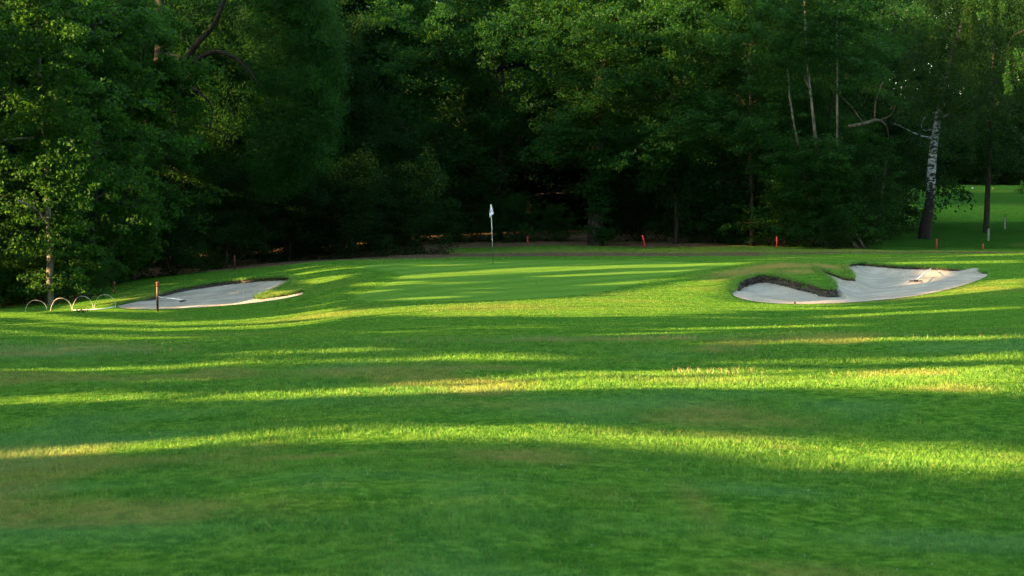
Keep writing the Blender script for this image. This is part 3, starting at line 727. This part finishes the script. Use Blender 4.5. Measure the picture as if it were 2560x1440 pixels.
# pale ivy trunk at far left
b = ground(127, 762, 50, 75)
tp = smoothp([b - Vector((0, 0, .2)), at(124, 700, b.y), at(126, 640, b.y), at(122, 560, b.y + .2), at(115, 400, b.y + .6), at(100, 200, b.y + 1), at(90, 0, b.y + 1)])
e = tree_at('tree', 'slim tree with a pale sunlit trunk behind the white hoops', b, tp, lin(.14, .05, len(tp)),
            [(smoothp([at(122, 560, b.y), at(90, 520, b.y - .6), at(40, 500, b.y - 1)]), [.04] * 9 + [.02]), (smoothp([at(0, 352, b.y), at(40, 346, b.y), at(85, 345, b.y + .3)]), [.04] * 10)], M_PALE, 'broad-leaved trees at the left')
r = random.Random(10); spots = []
for _ in range(520):
    py = r.uniform(-50, 735); px = 120 + r.gauss(0, 1) * (75 if py < 500 else 60)
    if abs(px - 125) < 14 and py > 600 and r.random() < .3: continue
    spots.append(at(px, py, b.y + r.uniform(-.5, 1.4)))
crown_on(e, b, spots, 'broad', 92, .115, .8, 60, .42, .5, droop=.5)

# thick ivy-clad trunk right of the flag
b = ground(1490, 612, 80, 100)
tp = smoothp([b - Vector((0, 0, .3)), at(1488, 560, b.y), at(1492, 500, b.y), at(1495, 440, b.y + .4), at(1500, 330, b.y + 1.6), at(1505, 200, b.y + 3), at(1508, 60, b.y + 4)])
e = tree_at('tree', 'tree with a thick dark ivy-clad trunk right of the flag', b, tp, lin(.44, .16, len(tp)), [], M_BARK, G1)
r = random.Random(14); spots = [at(1495 + r.gauss(0, 1) * 12, r.uniform(380, 600), b.y - .25 - r.random() * .2) for _ in range(70)] + [at(1500 + r.gauss(0, 120), r.uniform(-40, 400), b.y + r.uniform(-1.5, 2)) for _ in range(260)] + [at(1500 + r.gauss(0, 22), r.uniform(-40, 470), b.y - r.uniform(.6, 1.2)) for _ in range(70)]
for (cx, cy, wx, wy, n) in ((1400, 330, 95, 38, 26), (1345, 380, 60, 30, 16), (1560, 400, 60, 26, 10), (1330, 120, 80, 40, 26), (1480, 70, 100, 45, 34), (1240, 80, 70, 40, 24), (1600, 190, 90, 40, 26), (1690, 330, 75, 45, 26),
                           (1650, 90, 80, 40, 24), (1500, 230, 80, 36, 22), (1080, 60, 70, 36, 22), (1030, 140, 60, 30, 16), (960, 40, 60, 30, 14)):
    for _ in range(n):
        u = r.gauss(0, .5); v = r.gauss(0, .5); spots.append(at(cx + wx * u, cy + wy * v - u * wx * .35, 89.5 + r.uniform(-.7, .7)))
crown_on(e, b, spots, 'ash', 93, .16, .42, 75, .55, .4, droop=.45)

# slender pale stems of the right group
G2 = 'slender pale trunks in the right-hand trees'
for (foot, pts, r0, lab, brs) in [
    ((2075, 600), [(2060, 520), (2046, 400), (2037, 330), (2027, 240), (2018, 160), (2013, 60), (2010, -60)], .10, 'slender pale trunk forking at upper right, tallest of three', [[(2024, 225), (2012, 195), (2000, 172), (1985, 155)]]),
    ((2030, 606), [(2022, 500), (2008, 420), (1992, 350), (1980, 280), (1972, 230), (1966, 120)], .08, 'slender pale trunk with a kink left of the forked one', []),
    ((2100, 604), [(2092, 500), (2093, 330), (2093, 215), (2093, 150), (2092, 40)], .07, 'short pale trunk lit by the sun right of the forked one', [])]:
    b = ground(*foot, 85, 100); d = 91.5
    b = Vector((b.x, d, Zs(b.x, d) - .1))
    tp = smoothp([b] + [at(x_, y_, d + np.interp(y_, [-60, 60, 150, 330, 420, 500], [.5, -1.2, -3.3, -3.3, -1.2, .8])) for i, (x_, y_) in enumerate(pts)])
    e = tree_at('tree', lab, b, tp, lin(r0, r0 * .35, len(tp)), [(smoothp([at(x_, y_, d - 3.2) for x_, y_ in q]), lin(.045, .02, 4 * len(q) - 3) + [.015] * 20) for q in brs], M_PALE, G2)
    r = random.Random(foot[0]); x0 = pts[-3][0]
    spots = [at(x0 + r.gauss(0, 70), r.uniform(-60, 165), d - 3.7 + r.uniform(-.6, .8)) for _ in range(85)] + [at(foot[0] - 15 + r.gauss(0, 45), r.uniform(350, 603), d - 2.2 + r.uniform(-.5, .5)) for _ in range(70)] + [at(x0 + r.gauss(0, 30), r.uniform(185, 400), d - 3.7) for _ in range(4)]
    crown_on(e, b, spots, 'ash', foot[0], .14, .42, 60, .48, .4, droop=.4)
# crooked bare limb above the round bush
b = ground(2210, 560, 90, 120); d = 94
b = Vector(((2190 - 1280) / F * d, d, Zs((2190 - 1280) / F * d, d) - .1))
b = Vector(((2190 - 1280) / F * 99, 99, Zs((2190 - 1280) / F * 99, 99) - .1))
lb_ = smoothp([b, at(2205, 480, 99), at(2215, 400, 99), at(2222, 320, 97.5), at(2195, 296, 93.5), at(2160, 310, d - 3), at(2120, 316, d - 3.4)])
e = tree_at('tree', 'tree with a crooked bare limb above the round bush', b, lb_, [.07, .06, .055, .055, .08, .085, .06],
        [(smoothp([at(2160, 311, d - 3), at(2125, 260, d - 3.2), at(2070, 215, d - 3.3)]), lin(.03, .012, 10)), (smoothp([at(2185, 300, d - 1.8), at(2190, 240, d - 2.2), at(2215, 190, d - 2.4)]), lin(.05, .02, 10)),
         (smoothp([at(2200, 300, d - .5), at(2232, 288, d - .5), at(2240, 250, d - .5)]), lin(.03, .015, 10))], M_LIMB, G2)
r = random.Random(41); spots = [at(2213 + r.gauss(0, 16), r.uniform(335, 600), 96.5 + r.uniform(-.5, .5)) for _ in range(46)]
for (cx, cy, wx, wy, n) in ((1760, 300, 80, 40, 22), (1870, 330, 70, 36, 18), (1950, 110, 90, 42, 26), (2070, 120, 90, 40, 26), (2160, 200, 70, 36, 18), (1810, 110, 80, 40, 24), (1890, 220, 70, 34, 18), (2130, 40, 90, 40, 22), (2060, 400, 70, 30, 14), (1920, 420, 60, 30, 12)):
    for _ in range(n):
        u = r.gauss(0, .5); v = r.gauss(0, .5); spots.append(at(cx + wx * u, cy + wy * v - u * wx * .3, 88.4 + r.uniform(-.7, .7)))
crown_on(e, b, spots, 'ash', 97, .155, .38, 72, .52, .36, droop=.4)

# birch
b = ground(2311, 596, 85, 110); d = b.y
tp = [b - Vector((0, 0, .2)), at(2312, 575, d), at(2318, 540, d), at(2326, 500, d), at(2328, 440, d), at(2332, 380, d), at(2340, 330, d), at(2350, 260, d + .3), at(2375, 150, d + .6), at(2405, 60, d + .8), at(2430, -40, d + 1), at(2440, -250, d + 1)]
rad = [.40, .37, .31, .27, .25, .22, .21, .16, .13, .11, .08, .05]
sp2 = smoothp(tp); rr = list(np.interp(np.linspace(0, 1, len(sp2)), np.linspace(0, 1, len(rad)), rad))
e = tree_at('birch_tree', 'leaning birch with white peeling bark and black base', b, sp2, rr,
            [(smoothp([at(2330, 345, d), at(2300, 340, d - .2), at(2260, 320, d - .4), at(2235, 308, d - .6)]), lin(.07, .03, 13) + [.02] * 8),
             (smoothp([at(2340, 320, d), at(2310, 330, d - .6), at(2300, 310, d - .8), at(2320, 285, d - 1)]), lin(.035, .02, 13) + [.02] * 8),
             (smoothp([at(2345, 300, d), at(2380, 280, d - .5), at(2440, 240, d - 1)]), lin(.06, .02, 13) + [.02] * 8),
             ], M_BIRCH)
r = random.Random(15); spots = []
for _ in range(150):   # hanging strands
    px = r.uniform(2230, 2640); top = r.uniform(-160, 230); n = r.randint(3, 9); dd = d + r.uniform(-2.5, 2.5)
    for j in range(n):
        if top + j * 26 > 395 + (px - 2400) * .12: break
        spots.append(at(px + r.uniform(-4, 4), top + j * 26, dd))
spots += [at(2345 + (330 - q) * .25 + r.gauss(0, 22), q, d - r.uniform(.4, 1.2)) for q in [r.uniform(-60, 250) for _ in range(90)]]
spots += [at(r.uniform(2190, 2600), r.uniform(-80, 300), d + r.uniform(0, 3)) for _ in range(330)]
crown_on(e, b, spots, 'birch', 94, .10, .6, 60, .34, 1.3, droop=.6)
# hanging branch at the right edge, nearer and sunlit
for lab, x0, dd, yr, foot in (('tree outside the right edge whose sunlit twigs hang into the top right corner', 2545, 72, (120, 250), 2700),):
    bx = (foot - 1280) / F * dd; b = Vector((bx, dd, Zs(bx, dd) - .1))
    tp = smoothp([b, at(2700, 300, dd), at(2680, 0, dd), at(2650, -200, dd)])
    e = tree_at('tree', lab, b, tp, lin(.2, .1, len(tp)), [(smoothp([at(2688, 100, dd), at(2620, 60, dd), at(2570, 72, dd), at(2530, 88, dd), at(2520, 118, dd)]), lin(.05, .012, 17) + [.01] * 8)], M_BARK)
    r = random.Random(4); spots = [at(2518 + r.gauss(0, 5), r.uniform(150, 238), dd + r.uniform(-.2, .2)) for _ in range(14)] + [at(2550 + r.gauss(0, 12), r.uniform(120, 190), dd) for _ in range(16)] + \
        [at(2450 + r.gauss(0, 12), r.uniform(-20, 40), dd) for _ in range(14)] + [at(r.uniform(2480, 2600), r.uniform(-60, 25), dd) for _ in range(50)] + [at(2555 + r.gauss(0, 8), r.uniform(462, 488), dd) for _ in range(8)]
    crown_on(e, b, spots, 'broad', 95, .08, .7, 22, .14, 1.3, droop=.5)
# two dark slim trunks on the rise at the right
for (px, py, top, r0, lab) in ((2226, 561, 300, .20, 'short dark trunk left of the birch'), (2465, 581, 200, .17, 'slim dark trunk right of the birch')):
    b = ground(px, py, 95, 140); dd = b.y
    tp = smoothp([b - Vector((0, 0, .2)), at(px + 3, py - 60, dd), at(px + 5, py - 130, dd), at(px + 12, py - 240, dd), at(px + 20, top - 100, dd)])
    e = tree_at('tree', lab, b, tp, lin(r0 * 1.2, r0 * .5, len(tp)), [], M_BARK)
    r = random.Random(px); spots = [at(px + 12 + r.gauss(0, 55), r.uniform(-80, 440), dd + r.uniform(-2, 2)) for _ in range(240)]
    crown_on(e, b, [s for s in spots], 'dark', 96, .15, .6, 60, .6, .6, droop=.3)

# ------------------------------------------------------------------ trees outside the frame that throw the long shadows
LIT = [
    [(0,1135),(300,1108),(640,1085),(900,1070),(1150,1060),(1400,1062),(1600,1080),(1900,1098),(2200,1110),(2700,1130),(2700,1200),(2300,1180),(2000,1165),(1800,1140),(1600,1120),(1400,1105),(1150,1100),(900,1103),(600,1110),(300,1128),(-80,1155),(-80,1140)],
    [(-80,990),(400,988),(700,983),(1000,965),(1280,943),(1450,930),(1700,925),(2100,925),(2650,915),(2650,988),(2300,980),(2000,975),(1700,970),(1280,975),(1000,985),(700,998),(300,1006),(-80,1012)],
    [(0,926),(300,920),(560,914),(560,918),(300,925),(0,930)], [(500,905),(1100,898),(1100,903),(520,911)], [(550,880),(1000,872),(1000,879),(560,886)],
    [(1060,890),(1290,880),(1430,897),(1280,908),(1100,900)], [(1850,905),(2380,897),(2380,903),(1860,910)], [(1750,857),(2560,838),(2560,850),(2100,853),(1760,862)], [(2350,896),(2600,882),(2600,892),(2360,902)],
    [(1650,822),(2160,809),(2160,814),(1660,827)], [(1480,835),(1800,828),(1800,831),(1480,839)], [(880,812),(1700,822),(1700,825),(880,815)], [(760,826),(1280,830),(1280,833),(760,830)],
    [(560,815),(860,791),(1280,792),(1600,790),(1800,783),(1960,768),(2110,761),(2000,764),(1860,756),(1835,745),(1825,735),(1827,722),(1835,708),(1810,698),(1760,700),(1700,706),(1600,722),(1480,742),(1280,752),(1000,766),(860,776),(700,796)],
    [(950,693),(1300,669),(1890,655),(1890,661),(1500,672),(1000,698)], [(1290,692),(1500,683),(1740,673),(1740,677),(1400,692)], [(1430,714),(1600,702),(1700,692),(1700,697),(1560,711)], [(860,710),(960,704),(1080,702),(1060,709),(880,716)],
    [(860,730),(1000,722),(1000,726),(870,736)], [(1150,730),(1230,727),(1230,731),(1150,734)], [(1290,735),(1350,732),(1350,735),(1290,738)], [(930,748),(1180,738),(1180,742),(950,753)],
    [(-80,776),(0,778),(120,783),(200,790),(300,797),(450,804),(600,799),(700,790),(860,766),(860,782),(700,801),(600,809),(450,815),(300,812),(200,809),(0,794),(-80,790)], [(-80,800),(0,803),(200,816),(400,821),(600,816),(750,806),(860,790),(860,797),(750,815),(600,824),(400,828),(200,824),(0,809),(-80,806)], [(-80,819),(0,822),(150,835),(330,842),(520,842),(400,847),(200,847),(0,832),(-80,828)],
    [(110,778),(150,768),(200,756),(260,746),(330,742),(388,742),(370,750),(288,765),(350,774),(440,776),(420,782),(200,780)], [(300,771),(440,771),(560,765),(640,756),(700,748),(756,736),(757,722),(700,728),(645,744),(640,752),(560,760),(430,767)],
    [(288,731),(387,712),(527,695),(720,674),(720,678),(527,700),(387,719),(300,739)], [(400,722),(480,710),(560,700),(560,703),(480,714),(400,727)], [(740,708),(800,692),(900,684),(860,696),(780,712)],
    [(2100,663),(2250,655),(2560,650),(2560,657),(2300,660)], [(2250,748),(2400,718),(2470,700),(2600,694),(2600,714),(2400,736)], [(1925,752),(1960,742),(2010,742),(2100,753),(2100,764),(1930,764)],
    [(2240,702),(2290,672),(2345,672),(2310,704)], [(2050,790),(2560,765),(2560,770),(2060,795)], [(1700,768),(1900,770),(2300,765),(2300,770),(1900,777)], [(1100,640),(1250,606),(1262,612),(1190,640)],
    [(2150,508),(2600,512),(2600,552),(2400,556),(2150,560)], [(2340,600),(2600,594),(2600,598),(2340,604)], [(2300,640),(2600,632),(2600,636),(2300,644)], [(1400,618),(2100,612),(2100,618),(1400,624)],
]
LDn = np.array(LD)
def landing(P):
    hx = LDn[:2] / np.hypot(*LDn[:2]); te = math.tan(EL)
    t = (P[:, 2] - 0) / te
    for _ in range(8):
        q = P[:, :2] + hx * t[:, None]; z = Z(q[:, 0], q[:, 1]); t = .4 * t + .6 * (P[:, 2] - z) / te
    q = P[:, :2] + hx * t[:, None]
    return np.stack([q[:, 0], q[:, 1], Z(q[:, 0], q[:, 1])], -1)
rs = random.Random(8); SPH = []
for _ in range(48): SPH.append((at(rs.uniform(-10, 440), rs.uniform(-20, 720), rs.uniform(63, 68)), rs.uniform(.2, .55)))
for _ in range(16): SPH.append((at(rs.uniform(-10, 300), rs.uniform(430, 640), rs.uniform(62, 66)), rs.uniform(.35, .65)))
for _ in range(34): SPH.append((at(rs.gauss(1330, 230), rs.uniform(-60, 230), rs.uniform(89, 95)), rs.uniform(.6, 1.3)))
for _ in range(26): SPH.append((at(rs.uniform(430, 660), rs.uniform(40, 380), 80.5), rs.uniform(.4, .8)))
for _ in range(10): SPH.append((at(rs.uniform(1650, 2300), rs.uniform(0, 250), 93), rs.uniform(.4, .8)))
SPH += [(at(2515, 190, 72), 1.0), (at(2548, 150, 72), .6), (at(2470, 0, 72), 1.3), (at(415, 635, 76), .5), (at(1960, 520, 90.5), .6), (at(1150, 520, 96), .5), (at(1270, 520, 96), .4), (at(2093, 200, 92), .5), (at(2015, 190, 92), .5), (at(126, 700, 62), .6)]
def shade_keep(C):
    L_ = landing(C); lit = np.zeros(len(C), bool)
    for off in (-.13, 0, .13):
        Q = L_.copy(); Q[:, 0] -= math.sin(AZ) * off; Q[:, 1] += math.cos(AZ) * off; Q[:, 2] = Z(Q[:, 0], Q[:, 1])
        px, py, dep = project(Q)
        inside = (dep > 4) & (px > -100) & (px < 2700)
        for P in LIT: lit |= poly_in(px, py, P) & inside
    for c, r_ in SPH:
        q = np.array(c) - C; t = q @ LDn; dist = np.linalg.norm(q - t[:, None] * LDn, axis=1); lit |= (dist < r_) & (t > 0)
    for c in FLAGP:
        q = np.array(c) - C; t = q @ LDn; dist = np.linalg.norm(q - t[:, None] * LDn, axis=1); lit &= ~((dist < .7) & (t > 0))
    return ~lit
FY = ground(1233, 660, 60, 75).y
FLAGP = [at(1229, y_, FY) for y_ in (515, 530, 545, 565, 590, 615)]
for x_, y_ in ((500, 722), (540, 716), (580, 712), (620, 708), (660, 705), (700, 703), (560, 730), (620, 722), (680, 714), (600, 738), (520, 738), (460, 736)):
    p_ = ground(x_, y_, 50, 80); p_.z = float(sandz(np.array([p_.x]), np.array([p_.y]), BUNK[1])[0]); FLAGP.append(p_)
GO = 'trees outside the frame on the sunny side'
yy = -34
i = 0
while yy < 86:
    xx = -27 - (2 if i % 2 else 0); H_ = 24 if yy < 74 else 19.5 + 1.5 * math.sin(i)
    zb_ = Zs(xx, yy); base = Vector((xx, yy, zb_)); e = empty('tree', base); tag(e, 'tree outside the left edge that throws a long shadow over the grass', 'tree', GO)
    gr = np.random.default_rng(600 + i); n = 860
    ph = gr.uniform(0, 6.283, n); zz = gr.uniform(.02, 1, n) ** .85 * H_; wv = np.where(zz < H_ * .7, 1, 1 - .55 * ((zz / H_ - .7) / .3) ** 2); rr_ = np.sqrt(gr.uniform(0, 1, n)) * wv
    C = np.stack([xx + np.cos(ph) * rr_ * 2.4, yy + np.sin(ph) * rr_ * 4.3, zz + zb_], -1)
    L_ = np.repeat(C, 34, 0); L_ = L_ + gr.normal(0, .36, L_.shape)
    L_ = L_[shade_keep(L_)]
    link('crown', leafmesh('crown', L_ - np.array(base), .36, .75, 700 + i), M_LEAF['dark'], e)
    mb = MB(); mb.tube(wander(Vector((0, 0, -.3)), Vector((0, 0, 1)), H_ * .8, 6, random.Random(i), .05, .1), lin(.15, .04, 7), 8)
    link('trunk', mb.mesh('trunk'), M_BARK, e)
    yy += 5.2; i += 1

# ------------------------------------------------------------------ flag
b = ground(1233, 660, 60, 75); d = b.y; k1 = F / d
e = empty('golf_flag', b); tag(e, 'white flag hanging limp on its thin stick on the green', 'flag')
top = at(1227.5, 512, d); mid = at(1231.2, 616, d)
mb = MB(); mb.tube([mid, top], .008, 10); link('flagstick', mb.mesh('pole', off=b), M_WHITE, e)
mb = MB(); mb.tube([b - Vector((0, 0, .05)), mid], .0085, 10); link('stick_base', mb.mesh('pole_low', off=b), M_BLACK, e)
mb = MB(); mb.sphere(top, .018); link('knob', mb.mesh('knob', off=b), M_WHITE, e)
# draped cloth: rows from the top; each row has left and right limits, folds in depth
rows = [(512, 1226.6, 1228.4), (516, 1226.2, 1229.6), (521, 1225.5, 1230.8), (526, 1224.8, 1232.1), (530, 1224.3, 1233.1), (534, 1224.0, 1233.9), (536.5, 1223.9, 1231.4), (539, 1224.0, 1228.4), (541.5, 1224.1, 1226.5), (544.5, 1224.2, 1224.8)]
V = []; nc = 15
for sgn in (-1, 1):
    for (py, x0, x1) in rows:
        for c in range(nc):
            u = c / (nc - 1); fold = .028 * math.sin(u * 9 + (py - 512) * .05) * min(1, (py - 510) / 12)
            p = at(x0 + (x1 - x0) * u, py, d - .03 + fold + sgn * .002); V.append(p - b)
nr = len(rows); Fc = []
for s_ in (0, 1):
    o_ = s_ * nr * nc
    for i in range(nr - 1):
        for j in range(nc - 1):
            q = (o_ + i * nc + j, o_ + i * nc + j + 1, o_ + (i + 1) * nc + j + 1, o_ + (i + 1) * nc + j); Fc.append(q if s_ else q[::-1])
for i in range(nr - 1):
    for j in (0, nc - 1): Fc.append((i * nc + j, (i + 1) * nc + j, nr * nc + (i + 1) * nc + j, nr * nc + i * nc + j))
me = bpy.data.meshes.new('cloth'); me.from_pydata([tuple(v) for v in V], [], Fc); me.update()
for p in me.polygons: p.use_smooth = True
cl = link('flag_cloth', me, M_CLOTH, e)
mb = MB()
def blot(L):
    n0 = len(mb.v)
    for (x_, y_) in L: mb.v.append(at(x_, y_, d - .064))
    for (x_, y_) in L: mb.v.append(at(x_, y_, d - .061))
    n = len(L); mb.f.append(tuple(n0 + i for i in range(n))); mb.f.append(tuple(n0 + n + i for i in range(n))[::-1])
    for i in range(n): mb.f.append((n0 + i, n0 + (i + 1) % n, n0 + n + (i + 1) % n, n0 + n + i))
blot([(1227.2,522),(1228.2,523.5),(1227.6,526),(1228.8,526.5),(1230.2,525),(1229.6,528),(1228,529),(1226.6,528),(1226.2,526),(1226.9,524.5)])
blot([(1225.2,526.5),(1226,527.5),(1226.4,530),(1228.2,530),(1227.2,531.6),(1225.6,533),(1224.9,530)])
link('emblem', mb.mesh('emblem', False, off=b), M_INK, cl)
mb = MB(); mb.tube([Vector((0, 0, .006)), Vector((0, 0, .010))], .054, 24); hole = link('hole_cup', mb.mesh('cup'), M_BLACK, e)

# ------------------------------------------------------------------ stakes
def stake(px, yb, yt, r, mat, lab, lean=0, ball=None, dmin=40, dmax=110, grp='red stakes'):
    b = ground(px, yb, dmin, dmax); h = (yb - yt) / F * b.y
    e = empty('marker_stake', b); tag(e, lab, 'stake', grp); mb = MB()
    t = Vector((lean / F * b.y, 0, h)); mb.tube([Vector((0, 0, -.15)), t * .5, t * .97, t], [r, r, r, r * .75], 12)
    link('post', mb.mesh('post'), mat, e)
    if ball:
        mb = MB(); mb.sphere(t, r * 1.45, 14, 10, 1.15); mb.tube([t - Vector((0, 0, r * 3)), t], r * 1.12, 12); link('cap', mb.mesh('cap'), M_CAP, e)
stake(394, 778, 708, .034, M_DRED, 'tall dark red stake with red cap in front of the left bunker', ball=1)
stake(192, 754, 727, .034, M_DRED, 'dark red stake behind the second and third hoop', ball=1)
stake(285, 736, 708, .034, M_DRED, 'dark red stake above the right-hand hoop', ball=1)
stake(586, 675, 642, .03, M_DRED, 'thin dark stake in shade behind the left bunker', ball=1, dmin=66)
stake(1319, 614, 590, .030, M_RED, 'red stake between the flag and the ivy trunk', dmin=82)
stake(1614, 621, 588, .036, M_RED, 'leaning red stake left of the bunker mound', lean=-8, dmin=82)
stake(1942, 618, 590, .036, M_RED, 'upright red stake behind the bunker mound', dmin=82)
stake(2341, 623, 597, .036, M_RED, 'red stake just right of the birch foot', dmin=82)
stake(2457, 626, 610, .034, M_RED, 'short red stake below the slim dark trunk', lean=1, dmin=82)

# ------------------------------------------------------------------ white hoops
for (x0, x1, yt, yb, lab) in ((63, 117, 750, 776, 'leftmost white hoop in front of the dark hollow'), (126, 179, 745, 776, 'white hoop second from the left, by the pale trunk'),
                              (180, 233, 740, 777, 'white hoop third from the left, before the small dark red stake'), (235, 289, 736, 771, 'rightmost white hoop beside the tip of the left bunker')):
    b0 = ground((x0 + x1) / 2, yb, 40, 80); dd = b0.y; pts = []
    a = at(x0, yb, dd); c = at(x1, yb, dd)
    hh = (yb - yt) / F * dd; zl = Zs(a.x, dd); mid_ = (a + c) / 2
    for i in range(29):
        q = math.pi * i / 28; pts.append(Vector((mid_.x - math.cos(q) * (c.x - a.x) / 2, dd + .05 * math.sin(3 * q), b0.z - .08 + (hh + .08) * math.sin(q) ** .8)))
    mb = MB(); mb.tube(pts, .0068, 8); o = link('garden_hoop', mb.mesh('hoop', off=b0), M_HOOP); o.location = b0
    tag(o, lab, 'hoop', 'white wire hoops')
# white line lying between the right-hand hoops
pts = [ground(x_, y_, 40, 80) + Vector((0, 0, .02)) for x_, y_ in ((183, 777), (210, 776), (235, 775), (262, 773), (289, 768))]
mb = MB(); mb.tube(smoothp(pts), .011, 8); o = link('white_cord', mb.mesh('cord', off=pts[0]), M_WHITE); o.location = pts[0]; tag(o, 'white cord lying on the grass between the two right-hand hoops', 'cord')
# broken leafy twig
b = ground(203, 781, 40, 80); e = empty('fallen_twig', b); tag(e, 'broken leafy twig lying in front of the third hoop', 'twig')
mb = MB(); mb.tube([Vector((-.25, 0, .02)), Vector((0, .03, .06)), Vector((.22, 0, .04))], [.012, .01, .005], 6); mb.tube([Vector((0, .03, .06)), Vector((.1, .02, .14))], [.008, .004], 6)
link('stem', mb.mesh('stem'), M_BARK, e)
gr = np.random.default_rng(3); C = gr.normal(0, 1, (90, 3)) * np.array([.14, .08, .03]) + np.array([0, 0, .06]); link('leaves', leafmesh('lv', C, .06, .6, 3), M_LEAF['dark'], e)

# ------------------------------------------------------------------ rakes
def rake(h0, h1, hw, lab, bidx, dmin=45, dmax=75, tlift=.05):
    B = BUNK[bidx]
    def sp_(px, py, lift):
        p = ground(px, py, dmin, dmax)
        for _ in range(6):
            z = float(sandz(np.array([p.x]), np.array([p.y]), B)[0]) + lift; p = None or at_z(px, py, z)
        return p
    def at_z(px, py, z):
        r_ = raydir(px, py); t = (z - CAMZ) / r_[2]; return Vector((r_[0] * t, r_[1] * t, z))
    hd = sp_(*h1, .03); tl = ground(*h0, dmin, dmax) + Vector((0, 0, tlift))
    e = empty('bunker_rake', hd); tag(e, lab, 'rake', 'bunker rakes'); ax = (tl - hd); axn = Vector((ax.x, ax.y, 0)).normalized(); side = Vector((-axn.y, axn.x, 0))
    return e, hd, tl, axn, side, hw
def build_rake(e, hd, tl, side, hw, blackend):
    m_ = hd.lerp(tl, .82)
    mb = MB(); mb.tube([Vector((0, 0, .03)), m_ - hd], .016, 8); link('handle', mb.mesh('handle'), M_WHITE, e)
    mb = MB(); mb.tube([m_ - hd, tl - hd], .019, 8); link('grip', mb.mesh('grip'), M_BLACK if blackend else M_WHITE, e)
    mb = MB(); mb.tube([side * -hw, side * hw], .016, 6)
    for i in range(13):
        p = side * (hw * (i / 6 - 1)); mb.tube([p, p - Vector((0, 0, .06))], [.008, .004], 5)
    mb.tube([side * -.06, side * .06], .03, 8); link('rake_head', mb.mesh('head'), M_BLACK, e)
e, hd, tl, axn, side, hw = rake((2335, 669), (2290, 702), .20, 'rake with white handle and black head in the right bunker', 1 - 1)
build_rake(e, hd, tl, Vector((1, -.05, 0)).normalized(), .19, True)
e, hd, tl, axn, side, hw = rake((388, 743), (457, 752), .20, 'white-handled rake lying behind the tall stake in the left bunker', 1, tlift=.03)
build_rake(e, hd, tl, Vector((.25, 1, 0)).normalized(), .25, False)

# small black block at the front of the right bunker
b = ground(1987, 762, 45, 60); e = empty('black_peg', b); tag(e, 'small black peg at the front rim of the right bunker', 'peg')
mb = MB(); mb.tube([Vector((0, 0, -.05)), Vector((0, 0, .045))], [.022, .026], 10); mb.sphere((0, 0, .05), .028, 10, 6, .6); link('peg_body', mb.mesh('peg'), M_BLACK, e)

# tree shelter tubes
for (px, yb, yt, lab) in ((2471, 600, 570, 'grey tree guard tube beside the slim dark trunk'), (2512, 573, 543, 'grey tree guard tube farther right and uphill')):
    b = ground(px, yb, 92, 150); h = (yb - yt) / F * b.y; e = empty('tree_guard', b); tag(e, lab, 'tree guard', 'tree guard tubes'); rr_ = .055
    mb = MB(); mb.tube([Vector((0, 0, -.05)), Vector((.01, 0, h))], rr_, 14, False); mb.tube([Vector((.01, 0, h)), Vector((0, 0, -.05))], rr_ * .9, 14, False); mb.tube([Vector((.01, 0, h - .01)), Vector((.01, 0, h + .01))], rr_ * 1.1, 14); link('tube', mb.mesh('tube'), M_TUBE, e)
    mb = MB(); mb.tube([Vector((rr_ * 1.3, -.03, -.1)), Vector((rr_ * 1.3, -.03, h * .9))], .018, 6); link('support_stake', mb.mesh('support'), M_BARK, e)
    gr = np.random.default_rng(px); C = gr.normal(0, 1, (40, 3)) * np.array([.08, .08, .14]) + np.array([0, 0, h + .18]); link('seedling_leaves', leafmesh('lv', C, .06, .6, px), M_LEAF['birch'], e)
# tee markers
for (px, py, m_, lab) in ((2265, 468, M_WHITE, 'white tee marker ball far off left of the birch'), (2431, 467, M_WHITE, 'white tee marker ball far off between birch and slim trunk'), (2482, 470, plain('yellow_paint', (.6, .45, .03)), 'yellow tee marker ball right of the slim trunk')):
    b = at(px, py, 172); b.z = Zs(b.x, b.y); e = empty('tee_marker', b); tag(e, lab, 'tee marker', 'tee markers')
    mb = MB(); mb.sphere((0, 0, .10), .08, 14, 10); link('ball', mb.mesh('ball'), m_, e); mb = MB(); mb.tube([Vector((0, 0, -.1)), Vector((0, 0, .05))], .012, 6); link('spike', mb.mesh('spike'), M_BLACK, e)
